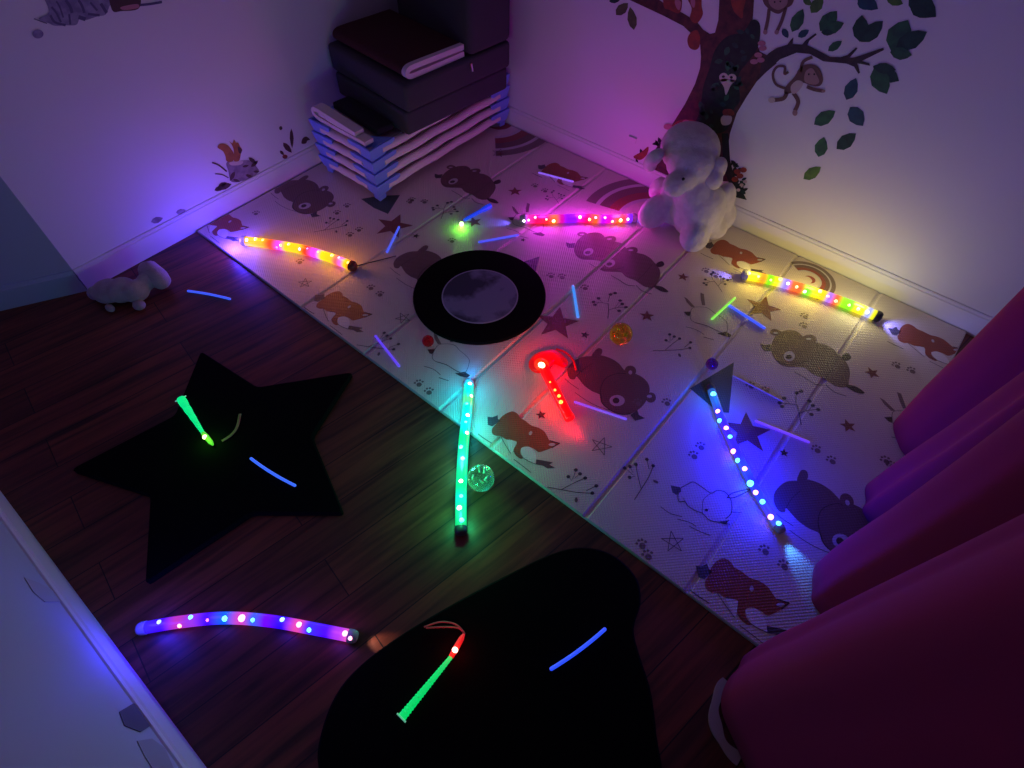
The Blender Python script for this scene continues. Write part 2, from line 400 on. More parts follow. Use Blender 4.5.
for c, t in [((515,191.5),(514.7,187)),((683,277),(689,277)),((647,316),(647,310.5)),((848,426),(845,419)),((872,373),(868,367)),((474,222),(481,219)),((585,335),(590,335)),((784,453),(784,449)),((416,236),(420,236)),((523,240),(526,240)),((500,154),(504,154)),((541,415),(546,413))]:
    star(c, t, BRDK if c[0] in (585, 784, 416, 523, 541) else RSTAR)
for c, t in [((673,542),(671,531)),((403,318),(409,314)),((305,283),(312,281)),((601,446),(612,447)),((499,153),(501,149)),((668,654),(672,646))]: star(c, t, LINE, True, .4)
# paw prints
def paw(c, r=.016, a=.9):
    c = w2([c])[0]
    def e(dx, dy, q):
        x = c[0] + r*(dx*math.cos(a)-dy*math.sin(a)); y = c[1] + r*(dx*math.sin(a)+dy*math.cos(a))
        poly([(x + q*r*math.cos(t*PI/4), y + q*r*math.sin(t*PI/4)) for t in range(8)], DKGR if False else BROWN2P, 1)
    e(0, -.2, .62); e(-.85, .45, .27); e(-.32, .95, .27); e(.32, .95, .27); e(.85, .45, .27)
BROWN2P = BROWN2
for c in [(412,200),(424.5,202),(452,241),(347,206),(337,213),(256,213.5),(359,230),(350,235),(371,288),(380,294.5),(419,384),(429,392),(551,276),(562,277),(706,271),(715.5,276),(585,288),(751,386),(766,391),(897,366),(912,371),(805,316.5),(804,326),(817,450),(832,461),(701,447),(694,456),(886,461),(892,466),(765,551),(784,566),(642,545),(648,556),(638,403),(667,403),(535,186),(545,191),(410,202),(240,275),(250,281),(300,262)]:
    paw(c, .0155)
# rainbows: circle through three points of the right-hand one
def circ3(a, b_, c):
    ax, ay = a; bx, by = b_; cx, cy = c
    d = 2*(ax*(by-cy)+bx*(cy-ay)+cx*(ay-by))
    ux = ((ax*ax+ay*ay)*(by-cy)+(bx*bx+by*by)*(cy-ay)+(cx*cx+cy*cy)*(ay-by))/d
    uy = ((ax*ax+ay*ay)*(cx-bx)+(bx*bx+by*by)*(ax-cx)+(cx*cx+cy*cy)*(bx-ax))/d
    return Vector((ux, uy)), math.hypot(ax-ux, ay-uy)
q = w2([(777.7,272.8),(803,261.5),(835.6,289)])
rc, rR = circ3(*q)
f1 = Vector(w2([(824,314)])[0])
def rainbow(c, R, a_end, span=PI + .25):
    for (r0, r1, m) in [(1, .86, BROWN2), (.86, .80, PALE), (.80, .66, BROWN), (.66, .52, RED), (.52, .46, PALE)]:
        A = [(c.x + R*r0*math.cos(a_end+span*i/24), c.y + R*r0*math.sin(a_end+span*i/24)) for i in range(25)]
        B = [(c.x + R*r1*math.cos(a_end+span*i/24), c.y + R*r1*math.sin(a_end+span*i/24)) for i in range(24, -1, -1)]
        poly(A + B, m, 0)
    mx_ = (a_end + span/2)
    r = .2*R; c = c + Vector((math.cos(mx_), math.sin(mx_))) * R * .12
    def pt(u, v): return (c.x + u*math.cos(mx_) - v*math.sin(mx_), c.y + u*math.sin(mx_) + v*math.cos(mx_))
    P = [pt(r*math.cos(-2 + 4*i/14), r*math.sin(-2 + 4*i/14)) for i in range(15)]
    Q = [pt(-.55*r + .919*r*math.cos(1.424 - 2.848*i/10), .919*r*math.sin(1.424 - 2.848*i/10)) for i in range(1, 10)]
    poly(P + Q, RED, 1)
ae = math.atan2(f1.y - rc.y, f1.x - rc.x)
rainbow(rc, rR, ae)
q1 = w2([(586,201),(602,187.5),(624,180)]); rc1, rR1 = circ3(*q1)
aA = math.atan2(q1[0][1]-rc1.y, q1[0][0]-rc1.x); rainbow(rc1, rR1, aA - 1.9, 1.9)
B3 = Vector(w2([(496,156)])[0]); rainbow(B3 - Vector((math.cos(ae), math.sin(ae)))*rR1, rR1, ae, 1.7)
# grey-green mountains
def tri(L, m=TRI): poly(w2(L), m, 0)
tri([(733.8,362.3),(690,388.5),(706,402),(718,412),(729,413)]); tri([(539.5,256.5),(520,263),(530,275),(536,271)]); tri([(361,199),(378,196),(400,195),(388,214),(374,208)])
pm = mat_b.build('play_mat', MM, merge=False)
tag(pm, 'large folding foam play mat in cream with printed bears and foxes on the wood floor', 'play mat')
# ------------------------------------------------------------------ black floor shapes
def slab(name, pts, th, z0, label, cat, grp=None, bev=.006):
    mb = MB(); n = len(pts); 
    c = sum((Vector(p) for p in pts), Vector((0, 0))) / n
    ins = [Vector(p) + (c - Vector(p)).normalized() * bev for p in pts]
    for a in range(n):
        e = (a + 1) % n
        mb.face([(*pts[a], z0), (*pts[e], z0), (*pts[e], z0+th-bev), (*pts[a], z0+th-bev)])
        mb.face([(*pts[a], z0+th-bev), (*pts[e], z0+th-bev), (*ins[e], z0+th), (*ins[a], z0+th)])
    mb.face([(*p, z0+th) for p in ins]); mb.face([(*p, z0) for p in pts])
    o = mb.build(name, BLACK); tag(o, label, cat, grp); return o
STH = .02
stp = crop(60, 330, 300/853, [(400,58),(560,160),(832,118),(716,300),(806,520),(545,520),(240,722),(255,470),(28,396),(325,240)])
def rounded(P, r=.02, k=3):
    out = []; n = len(P)
    for i in range(n):
        a, b_, c = Vector(P[i-1]), Vector(P[i]), Vector(P[(i+1) % n])
        u = (a-b_).normalized()*r; v = (c-b_).normalized()*r
        for j in range(k+1):
            t = j/k; out.append(tuple((1-t)**2*(b_+u) + 2*t*(1-t)*b_ + t*t*(b_+v)))
    return out
SP = rounded([tuple(Z(x, y, STH))[:2] for x, y in stp], .015)
slab('star_floor_mat', SP, STH, 0, 'black velvety star-shaped mat on the wood floor', 'floor mat', 'black shaped mats')
bl = [(661,790),(657,735),(651,690),(640,655),(634,628),(641,602),(637,578),(620,559),(600,549),(575,547),(545,556),(500,578),(450,605),(400,635),(360,665),(335,695),(320,735),(318,768),(335,805),(400,850),(520,872),(620,850)]
BP = [tuple(v) for v in smoothpts([Vector(tuple(Z(x, y, STH))[:2]) for x, y in bl], True, 4)]
slab('cloud_floor_mat', BP, STH, 0, 'black rounded cloud-shaped mat at the front edge of the wood floor', 'floor mat', 'black shaped mats')
# moon disc
mc = Z(479.5, 293, T + .012); mc.z = 0
rd = (Z(546, 295, T+.01) - Z(413, 296, T+.01)).length / 2
b = MB(); N = 64
pr_ = [(0, T+.001), (rd, T+.001), (rd, T+.008), (rd-.004, T+.012), (0, T+.012)]
for i in range(N):
    a0, a1 = 2*PI*i/N, 2*PI*(i+1)/N
    for (r0, z0), (r1, z1) in zip(pr_, pr_[1:]):
        L = [(mc.x+r0*math.cos(a0), mc.y+r0*math.sin(a0), z0), (mc.x+r1*math.cos(a0), mc.y+r1*math.sin(a0), z1), (mc.x+r1*math.cos(a1), mc.y+r1*math.sin(a1), z1), (mc.x+r0*math.cos(a1), mc.y+r0*math.sin(a1), z0)]
        if r0 == 0: L = L[1:3] + [L[0]]
        if r1 == 0: L = [L[0], L[1], L[3]]
        b.face(L)
md = b.build('moon_disc_mat', BLACK); tag(md, 'round black mat with a grey full moon printed in its middle, on the play mat', 'floor mat')
mm = mat('moon_print', (.2, .2, .22), .8); nt = mm.node_tree; bs = nt.nodes['Principled BSDF']
tc = nt.nodes.new('ShaderNodeTexCoord'); no = nt.nodes.new('ShaderNodeTexNoise'); no.inputs['Scale'].default_value = 6; no.inputs['Detail'].default_value = 8; no.inputs['Roughness'].default_value = .55
cr = nt.nodes.new('ShaderNodeValToRGB'); cr.color_ramp.elements[0].position = .44; cr.color_ramp.elements[0].color = (.05, .05, .085, 1); cr.color_ramp.elements[1].position = .56; cr.color_ramp.elements[1].color = (.24, .24, .36, 1)
nt.links.new(tc.outputs['Object'], no.inputs['Vector']); nt.links.new(no.outputs['Fac'], cr.inputs[0]); nt.links.new(cr.outputs[0], bs.inputs['Base Color'])
mrim = mat('moon_rim_print', (.40, .40, .47), .8)
b = MB(); mcen = Z(480, 295.5, T+.0125); mr = rd * .575
pts = [(mcen.x + mr*math.cos(2*PI*i/N), mcen.y + mr*math.sin(2*PI*i/N)) for i in range(N)]
b.prism(pts, T+.0118, T+.0128, 1)
pts = [(mcen.x + mr*.965*math.cos(2*PI*i/N), mcen.y + mr*.965*math.sin(2*PI*i/N)) for i in range(N)]
b.prism(pts, T+.0122, T+.0131, 0)
o = b.build('moon_picture', [mm, mrim], parent=md); o['label'] = 'grey mottled full moon picture'
# ------------------------------------------------------------------ lights carried by the glowing things
def point(name, loc, col, w, r=.012):
    l = bpy.data.lights.new(name, 'POINT'); l.color = col; l.energy = w; l.shadow_soft_size = r
    o = bpy.data.objects.new(name, l); o.location = loc; COL.objects.link(o); return o
def spot(name, loc, target, col, w, ang=60, blend=.6, r=.008):
    l = bpy.data.lights.new(name, 'SPOT'); l.color = col; l.energy = w; l.spot_size = math.radians(ang); l.spot_blend = blend; l.shadow_soft_size = r
    o = bpy.data.objects.new(name, l); o.location = loc
    o.rotation_euler = (Vector(target) - Vector(loc)).to_track_quat('-Z', 'Y').to_euler(); COL.objects.link(o); return o
LW = 1.6
# colours
BL = (.05, .02, 1); YE = (1, .62, .0); ORG = (1, .2, .01); MG = (.8, .05, 1); GN = (.0, .9, .25); CY = (0, .75, 1); RD = (1, .02, .01); PK = (1, .25, .45); VI = (.25, .05, 1); YG = (.55, 1, .02)
ledm = {}
def led_mat(c, s=3.6):
    key = (tuple(c), s)
    if key not in ledm:
        c2 = tuple(min(1, .09 + x*.95) for x in c)
        ledm[key] = mat('led_glow', (.8, .8, .8), .3, emis=c2, es=s)
    return ledm[key]
CAP = mat('clear_end_cap', (.35, .35, .4), .25)
DCAP = mat('dark_end_cap', (.03, .03, .04), .4)
def light_tube(name, px, r, z0, stops, strength, leds, label, lights, lz=.03, zoff=None, caps=(CAP, CAP), cord=None):
    zc = [z0 + r] * len(px) if zoff is None else [z0 + r + q for q in zoff]
    P = smoothpts([Z(x, y, z) for (x, y), z in zip(px, zc)], False, 8)
    root = empty(name, (P[0].x, P[0].y, z0)); tag(root, label, 'light tube', 'light-up tubes on the floor')
    b = MB(); n = len(P); rad = [r] * n
    b.tube(P, rad, 16); body = b.build('tube_body', rampmat(name + '_bands', stops, strength), root, smooth=True)
    for (e, i0, i1), cm in zip(((0, 0, 1), (1, -1, -2)), caps):
        b = MB(); d = (P[i0] - P[i1]).normalized()
        b.tube([P[i0] - d*.006, P[i0] + d*.002, P[i0] + d*.010, P[i0] + d*.016, P[i0] + d*.018], [r*1.12, r*1.12, r*1.05, r*.8, r*.3], 16)
        b.build('end_cap', cm, root, smooth=True)
    for (lx, ly, c, q) in leds:
        p0 = Z(lx, ly, z0 + 2*r)
        # nearest point of the tube axis, bead set into its upper side
        j = min(range(n), key=lambda i: (Vector((P[i].x, P[i].y)) - Vector(((C0 + (p0-C0)*1).x, p0.y))).length)
        ax = P[j]; dz = (C0 - ax).normalized(); s_ = (P[min(j+1, n-1)] - P[max(j-1, 0)]).normalized(); side = s_.cross(dz).normalized()
        off = max(-.6, min(.6, (p0 - ax).dot(side) / r))
        nn = (dz * math.sqrt(1-off*off) + side * off)
        b = MB(); b.ball(ax + nn * (r - .001), .0042*q, 12, 8); b.build('led', led_mat(c), body, smooth=True)
    for (t, c, w) in lights:
        i = int(t * (n-1)); point('tube_light', P[i] + Vector((0, 0, r + lz)), c, w * LW, .02)
    if cord:
        b = MB(); b.tube(smoothpts([Z(x, y, z0 + .003) for x, y in cord], False, 5), .0022, 6); b.build('wrist_cord', mat('dark_cord', (.06, .05, .06), .7), root)
    return P
R0 = .0165
k = 150/1024
def L(x0, y0, k, rows): return [(x0 + x*k, y0 + y*k, c, q) for x, y, c, q in rows]
P1 = light_tube('orange_light_tube', [(245,241),(270,244),(300,249),(328,257),(352,266)], R0*1.15, T + .003,
  [(0,(.9,.35,.05)),(.07,(1,.5,0)),(.15,(1,.42,0)),(.24,(1,.06,0)),(.31,(.8,.05,.7)),(.38,(1,.55,0)),(.48,(1,.5,0)),(.56,(1,.04,0)),(.65,(.7,.05,.9)),(.72,(1,.6,0)),(.80,(1,.5,0)),(.86,(1,.1,.1)),(.90,(.9,.1,.6)),(.95,(1,.5,0)),(1,(.7,.1,0))], 1.5,
  L(220,220,k,[(165,135,(.3,.3,1),1.6),(237,125,YE,1.7),(297,128,YE,1.3),(395,170,YE,1.4),(460,165,YE,1.6),(525,195,PK,1.6),(350,180,MG,1.2),(590,195,MG,1.1),(655,215,YE,1.3),(750,238,YE,1.8),(808,240,MG,1.3),(855,285,YE,1.5)]),
  'light-up tube glowing orange and yellow near the left wall', [(.15,(1,.35,.02),.12),(.5,(1,.22,.03),.16),(.85,(1,.35,.02),.16)], caps=(CAP, mat('red_brown_cap', (.15,.02,.01), .4)), cord=[(356,266),(372,262),(396,256)])
k = 220/1024
P2 = light_tube('red_light_tube', [(524,219),(550,219),(580,218),(605,219),(633,218)], R0*1.1, T + .003,
  [(0,(.5,.1,1)),(.05,(.8,.02,.35)),(.12,(1,.0,.08)),(.2,(1,.01,.02)),(.28,(1,.14,0)),(.34,(.6,.0,.3)),(.40,(.25,.0,1)),(.46,(.25,.0,1)),(.52,(.9,.0,.4)),(.58,(1,.0,.1)),(.66,(1,.10,0)),(.72,(.5,.0,.8)),(.78,(.9,.0,.45)),(.85,(1,.10,0)),(.91,(1,.05,.05)),(.97,(.2,.01,1)),(1,(.2,.01,1))], 1.35,
  L(430,180,k,[(437,190,(.8,.8,1),1.6),(462,187,PK,1.3),(493,174,PK,1.3),(537,184,ORG,1.2),(575,192,YE,1.8),(698,173,YE,1.6),(740,184,YE,1.5),(778,175,(.4,.4,1),1.2),(818,175,PK,1.3),(855,197,YE,1.3),(893,188,YE,1.9),(937,182,(.5,.6,1),1.4)]),
  'light-up tube glowing red and magenta in front of the lamb plush', [(.2,(.6,.03,1),.45),(.5,(.75,.03,1),.5),(.85,(.85,.03,.8),.4),(.25,(1,.0,.05),.06),(.75,(1,.0,.05),.06)], .022, caps=(CAP, CAP))
k = 160/1024
P3 = light_tube('yellow_light_tube', [(746,275),(775,281),(810,291),(845,303),(877,316)], R0*1.15, T + .003,
  [(0,(.9,.7,0)),(.07,(.95,.75,0)),(.13,(1,.3,0)),(.18,(.2,.8,0)),(.24,(.9,.75,0)),(.31,(.3,.2,1)),(.36,(1,.15,.02)),(.42,(1,.12,.01)),(.47,(.15,.85,.02)),(.54,(.9,.75,0)),(.60,(.9,.6,0)),(.64,(.4,.15,.9)),(.69,(1,.12,.03)),(.75,(.3,.85,0)),(.80,(.2,.8,0)),(.85,(.95,.8,0)),(.90,(.9,.8,0)),(.94,(.3,.35,1)),(.97,(.8,.75,0)),(1,(.3,.3,0))], 1.35,
  L(730,255,k,[(128,118,YE,1.8),(190,140,YE,1.2),(262,160,YG,1.1),(325,155,YE,1.7),(388,187,(.4,.5,1),1.5),(440,208,ORG,1.4),(495,240,(.2,1,.3),1.5),(578,232,YE,1.8),(630,266,MG,1.3),(685,298,ORG,1.5),(755,318,YG,1.2),(815,345,YE,1.6),(893,372,(.3,.4,1),1.8)]),
  'light-up tube glowing yellow and green beside the right wall skirting', [(.12,(1,.78,.12),.3),(.5,(1,.76,.14),.34),(.85,(.85,.8,.4),.3)], caps=(CAP, DCAP))
k = 80/341
P4 = light_tube('green_light_tube', [(469,384),(467,412),(464,440),(462,470),(461,500),(461,529)], R0, 0.003,
  [(0,(0,.8,.75)),(.08,(0,.9,.5)),(.14,(.1,.8,.25)),(.2,(0,.85,.7)),(.32,(0,.8,.85)),(.42,(0,.85,.25)),(.5,(0,.8,.4)),(.58,(0,.85,.5)),(.66,(0,.8,.3)),(.74,(0,.85,.3)),(.82,(0,.9,.6)),(.9,(0,.8,.3)),(1,(0,.6,.15))], 1.15,
  L(430,370,k,[(170,52,(.5,1,.9),1.8),(175,115,YE,1.5),(157,150,CY,1.3),(160,196,(.6,1,.9),1.7),(152,226,CY,1.3),(157,272,YE,1.5),(133,320,CY,1.6),(140,366,CY,1.7),(132,466,(.8,1,.5),1.6),(133,525,CY,1.4),(125,573,(.7,1,.9),1.8),(135,625,CY,1.7)]),
  'light-up tube glowing green half on the play mat, half on the wood floor', [(.06,(0,.6,1),.25),(.3,(0,.75,.8),.34),(.55,(.06,.9,.4),.65),(.9,(.03,.9,.3),.6)], zoff=[T, T, T*.9, T*.45, T*.2, 0], caps=(CAP, DCAP))
k = 130/475
P5 = light_tube('blue_light_tube', [(711,389),(722,420),(738,455),(757,492),(779,527)], R0*.8, T + .003,
  [(0,(.02,.1,.4)),(.1,(.02,.15,.8)),(.2,(.03,.05,.9)),(.3,(.05,.02,.8)),(.5,(.04,.02,.9)),(.62,(.03,.08,.9)),(.7,(.03,.03,.9)),(.8,(.03,.05,1)),(.9,(.06,.04,.9)),(1,(.05,.1,.9))], .9,
  L(690,350,k,[(85,160,CY,2.1),(97,212,PK,1.8),(97,245,CY,1.8),(128,275,PK,1.8),(145,314,CY,1.6),(148,357,PK,2),(165,390,CY,1.8),(198,430,PK,1.8),(215,478,CY,2.4),(236,514,PK,1.8),(267,558,CY,1.8),(290,603,PK,2),(325,635,CY,1.7)]),
  'light-up tube glowing deep blue with pink and cyan beads in front of the pink curtain', [(.1,(0,.15,1),.14),(.35,(.0,.0,1),1.1),(.6,(.0,.0,1),1.1),(.85,(.0,.01,1),.7)], caps=(DCAP, CAP))
k = 360/1024
P6 = light_tube('purple_light_tube', [(144,628),(180,622),(225,618),(270,621),(315,629),(351,636)], R0*.95, 0.003,
  [(0,(.03,.01,.6)),(.08,(.04,.0,1)),(.16,(.45,.03,.45)),(.22,(.3,.03,.7)),(.3,(.05,.0,1)),(.38,(.0,.10,1)),(.46,(.6,.05,.5)),(.52,(.05,.10,.9)),(.58,(.15,.0,1)),(.66,(.02,.0,1)),(.74,(.75,.06,.4)),(.8,(.05,.02,1)),(.88,(.06,.0,1)),(.94,(.4,.03,.8)),(1,(.8,.10,.5))], 1.15,
  L(120,580,k,[(108,120,(.1,.2,1),1.4),(157,132,ORG,1.4),(200,106,CY,1.4),(238,115,RD,1),(288,110,CY,1.7),(337,108,PK,2.2),(368,113,CY,1.3),(458,112,(.1,.3,1),1.5),(500,125,PK,1.7),(531,141,CY,1.4),(640,152,PK,1.7),(652,165,PK,1.4)]),
  'light-up tube glowing purple and blue on the wood floor by the front wall', [(.08,(.03,.02,1),.40),(.35,(.1,.03,1),.10),(.65,(.05,.02,1),.12),(.92,(.3,.05,1),.08)])
point('tube_end_light', Z(231,240,.055), (.07,.03,1), 2.6, .02); point('tube_end_light', Z(143,632,.10), (.03,.03,1), .2, .02)
# beams thrown from the open ends
def beam(P, end, col, w, dist=.25, ang=50, up=.012, zt=T):
    p = P[0] if end == 0 else P[-1]; q = P[3] if end == 0 else P[-4]; d = (p - q).normalized()
    s0 = p + d * .024 + Vector((0, 0, up)); spot('tube_end_beam', s0, p + d * dist + Vector((0, 0, -.06)), col, w, ang)
beam(P1, 0, (.05,.02,1), .9, .3, 80); beam(P2, 0, (.12,.08,1), .8, .2, 40); beam(P3, 0, (.12,.1,1), .7, .15, 40)
beam(P5, 1, (.05,.25,1), .8, .2, 45); beam(P4, 0, (0,.3,1), .3, .15, 70); beam(P2, 1, (.1,.05,1), .35, .1, 90); beam(P3, 1, (.2,.2,1), .6, .2, 100); beam(P6, 1, (.9,.6,.5), .25, .15, 50)
# ------------------------------------------------------------------ glow sticks
def stick(a, c, z0, col, es, label, r=.0046, bow=0, za=None):
    p, q = Z(*a, z0 + r), Z(*c, z0 + r); 
    if za: p, q = Z(*a, z0 + r + za[0]), Z(*c, z0 + r + za[1])
    d = q - p; nn = Vector((-d.y, d.x, 0)).normalized() * bow
    P = [p.lerp(q, t/8) + nn * (4*(t/8)*(1-t/8)) for t in range(9)]
    mb = MB(); pts = [P[0] - d.normalized()*.003] + P + [P[-1] + d.normalized()*.003]
    mb.tube(pts, [r*.55] + [r]*9 + [r*.55], 10)
    o = mb.build('glow_stick', mat('glow_stick_light', (.3, .3, .4), .3, emis=col, es=es), smooth=True, origin=p)
    tag(o, label, 'glow stick', 'glow sticks'); return o
SB = (.035, .10, 1)
stick((188,291),(230,299),0,SB,.85,'blue glow stick on the wood floor beside the small grey plush', bow=.004)
stick((399,227),(387,252),T,SB,.8,'blue glow stick between the orange light tube and the round moon mat')
stick((539,172.5),(573,181.5),T,(.25,.12,1),.7,'lilac glow stick furthest back, on the fox print behind the red light tube', r=.004)
stick((479,242),(518,235),T,(.06,.08,1),.85,'blue glow stick lying just behind the round moon mat')
stick((573,286),(578,317),T,(.02,.28,1),.9,'bright sky-blue glow stick to the right of the round moon mat', r=.0052)
stick((375.5,336),(399,366),T,(.12,.04,1),.8,'violet glow stick near the front edge of the play mat, left of the red ball', r=.0044)
stick((575,402),(626,419),T,(.2,.07,1),.75,'lilac glow stick pointing from the red glowing wand towards the bear print', r=.0038)
stick((764.5,328),(728,304.5),T,(.03,.09,1),.9,'blue glow stick with its end under the yellow-green one', r=.005)
stick((735,298),(712,319),T+.0105,(.28,1,.01),.8,'yellow-green glow stick crossing the end of a blue one', r=.005)
stick((756,421),(809,442),T,(.2,.06,1),.7,'lilac glow stick pointing right from the star print beside the blue light tube', r=.0042)
stick((734,376),(782,401),T,(.12,.07,.35),.35,'faint dim violet glow stick right of the small purple ball', r=.0028)
stick((251,458.5),(295,485.5),STH,(.03,.14,1),.95,'blue glow stick on the black star mat', bow=-.004, r=.0045)
stick((551,669),(605,629),STH,(.02,.08,1),.95,'blue glow stick on the black cloud mat', bow=-.004, r=.0048)
# ------------------------------------------------------------------ small finger torch, red wand, fibre wands
root = empty('blue_torch', Z(463, 223, T)); tag(root, 'short blue torch wand with a bright green light at its tip behind the moon mat', 'light wand')
a_, c_ = Z(464,220,T+.009), Z(490,206,T+.009)
b = MB(); b.tube([a_, a_.lerp(c_,.1), a_.lerp(c_,.65), a_.lerp(c_,.8), c_.lerp(a_,-.02)], [.005,.007,.008,.0115,.011], 14); b.build('handle', mat('blue_lit_plastic', (.02,.06,.7), .3, emis=(.01,.06,1), es=.55), root, smooth=True)
b = MB(); b.tube([c_, c_ + (c_-a_).normalized()*.006], [.0115,.006], 14); b.build('end_cap', mat('blue_cap', (.05,.1,.7), .25, emis=(.02,.1,1), es=.5), root, smooth=True)
b = MB(); b.ball(Z(461.5,224,T+.010), .010, 14, 10); b.build('led', mat('green_led', (.5,.9,.5), .3, emis=(.5,1,.25), es=4), root, smooth=True)
point('torch_light', Z(461,224.5,T+.026), (.15,1,.03), .16, .006)
# red wand
root = empty('red_light_wand', Z(556,390,T)); tag(root, 'glowing red wand with bright head and loop strap amid the play mat', 'light wand')
REDG = mat('red_lit_plastic', (.5,.01,.01), .3, emis=(1,.0,.0), es=1.3)
RP = [Z(x,y,T+.0185) for x, y in [(543,366),(548,377),(556,392),(563,406),(570,419)]]
b = MB(); b.tube(smoothpts(RP, False, 4), [.017]*3+[.016]*12+[.018, .016], 14); b.build('handle', REDG, root, smooth=True)
b = MB(); b.ball(Z(541.5,364.5,T+.0195), (.027,.025,.018), 16, 10); b.build('head', mat('red_head', (.6,.02,.01), .3, emis=(1,.02,0), es=1.6), root, smooth=True)
b = MB(); b.ball(Z(541.6,365,T+.036), (.013,.011,.007), 12, 8); b.build('led', mat('orange_white_led', (1,.8,.6), .3, emis=(1,.62,.3), es=6), root, smooth=True)
for lx, ly, q in [(550,382,.7),(555,390,1),(559,396,1.3),(561,402,1.5)]:
    b = MB(); b.ball(Z(lx,ly,T+.0345), .0045*q, 10, 8); b.build('led', mat('orange_led', (1,.5,.3), .3, emis=(1,.25,.02), es=4), root, smooth=True)
b = MB(); glow_dome = [tuple(v) for v in smoothpts([Vector(tuple(Z(547+(x-547)*.86, 357+(y-357)*.72, T+.02))[:2]) for x, y in [(526,362),(533,351),(545,346),(556,345),(565,352),(572,362),(566,367),(556,362),(549,370),(538,375),(529,371)]], True, 3)]
hc = sum((Vector(p) for p in glow_dome), Vector((0, 0))) / len(glow_dome)
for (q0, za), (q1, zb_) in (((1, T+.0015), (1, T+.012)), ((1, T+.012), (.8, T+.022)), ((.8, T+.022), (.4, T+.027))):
    for a in range(len(glow_dome)):
        e = (a + 1) % len(glow_dome); A_, E_ = Vector(glow_dome[a]), Vector(glow_dome[e])
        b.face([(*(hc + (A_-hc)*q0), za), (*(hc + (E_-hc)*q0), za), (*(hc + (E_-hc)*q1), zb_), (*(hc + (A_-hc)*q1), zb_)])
b.face([(*(hc + (Vector(p)-hc)*.4), T+.027) for p in glow_dome]); b.face([(*p, T+.0015) for p in glow_dome])
b.build('glow_dome', mat('red_glow_dome', (.5,.01,.01), .4, emis=(1,0,0), es=.5), root, smooth=True)  # added dome, its emission stands in for the red glow round the head
b = MB(); b.tube(smoothpts([Z(x, y, T+.006) for x, y in [(556,349),(565,352),(573,360),(576,370)]], False, 5), .0035, 8)
b.build('strap', mat('red_strap', (.5,.02,.02), .4, emis=(1,0,0), es=.25), root, smooth=True)
point('red_wand_light', Z(546,358,T+.05), (1,.0,.0), .8, .01); point('red_wand_light', Z(558,397,T+.045), (1,.0,.0), .3, .01); point('red_wand_light', Z(572,424,T+.03), (1,.0,.01), .07, .01)
spot('red_wand_beam', Z(572,423,T+.016), Z(596,468,T-.03), (1,.0,.02), .25, 40)
def fibre(name, tip, foot, led, base, colb, ledc, label, strap, wide, tipcol):
    z = STH
    root = empty(name, Z(*foot, z)); tag(root, label, 'light wand')
    A, B_ = Z(*tip, z + wide), Z(*foot, z + .008)
    n = 44; pts = [A.lerp(B_, i/n) for i in range(n+1)]
    rad = [(wide*(1-i/n) + .0055*(i/n)) * (1 + .13*math.sin(i*PI*.9)) for i in range(n+1)]
    b = MB(); b.tube(pts, rad, 12); b.build('ribbed_cone', mat(name + '_cone', (.05,.4,.2), .25, emis=colb, es=.75), root, smooth=True)
    d = (A - B_).normalized(); b = MB(); sd = Vector((-d.y, d.x, 0)).normalized()
    b.tube([A + d*.002 - sd*wide*1.35, A + d*.002 + sd*wide*1.35], .0022, 6); b.build('tip_bar', mat('pale_plastic', (.5,.6,.6), .3, emis=tipcol, es=.35), root)
    b = MB(); b.ball(Z(*led, z + .0125), .0075, 14, 10); b.build('led', mat(name + '_led', (.9,1,.8), .2, emis=ledc[1], es=4), root, smooth=True)
    E0, E1 = B_, Z(*base, z + .008)
    b = MB(); b.tube([E0, E0.lerp(E1,.3), E0.lerp(E1,.8), E1], [.0065,.0085,.007,.003], 12); b.build('light_holder', mat(name + '_holder', (.3,.2,.15), .35, emis=ledc[0], es=.6), root, smooth=True)
    for st in strap:
        b = MB(); b.tube(smoothpts([Z(x, y, z + .004) for x, y in st], False, 6), .0022 if len(strap) > 1 else .0045, 8, sq=.5)
        o = b.build('wrist_strap', mat(name + '_strap', (.45,.30,.12) if len(strap) == 1 else (.55,.12,.10), .5), root, smooth=True)
    point(name + '_light', Z(*led, z + .035), ledc[0], .10, .006)
fibre('green_cone_wand', (181,399), (203,433), (205,437), (213,445), (0,1,.28), ((.1,1,.02),(.75,1,.3)), 'green ribbed cone light wand with a tan wrist strap on the black star mat', [[(222,441),(231,435),(237,427),(240,414)]], .0135, (.3,.9,.6))
fibre('red_tipped_wand', (402,717), (451,657), (455,650), (464,634), (0,.85,.16), ((1,.01,.0),(1,.75,.5)), 'green ribbed light wand with a red glowing tip on the black cloud mat', [[(424,627),(440,622),(455,624),(464,632)],[(426,628),(442,627),(458,628),(465,634)]], .0105, (.2,.9,.5))
# ------------------------------------------------------------------ clear balls
def toyball(px, py, r, z0, col, label, em=None, bumpsc=60):
    p = Z(px, py, z0 + r)
    root = empty('toy_ball', (p.x, p.y, z0)); tag(root, label, 'ball', 'clear toy balls')
    m = mat('tinted_clear_plastic', col, .04, trans=.9, spec=.6, ior=1.35)
    b = MB(); b.ball(p, r, 40, 26); b.build('shell', m, root, smooth=True)
    b = MB()
    for i in range(7):
        a = i * 2.4; t = .35 + .5 * ((i * .37) % 1)
        q = p + Vector((math.cos(a), math.sin(a), math.sin(a*1.7)*.6)) * r * t * .75
        b.tube([q, q + Vector((math.sin(a*2), math.cos(a*3), .4)).normalized() * r * .35], [r*.10, r*.04], 6)
    b.build('glitter', mat('ball_glitter', tuple(min(1, c*1.0+.15) for c in col), .2, metal=.6), root, smooth=True)
toyball(621, 334, .041, T, (.95,.72,.05), 'clear yellow ball between the moon mat and the bear print')
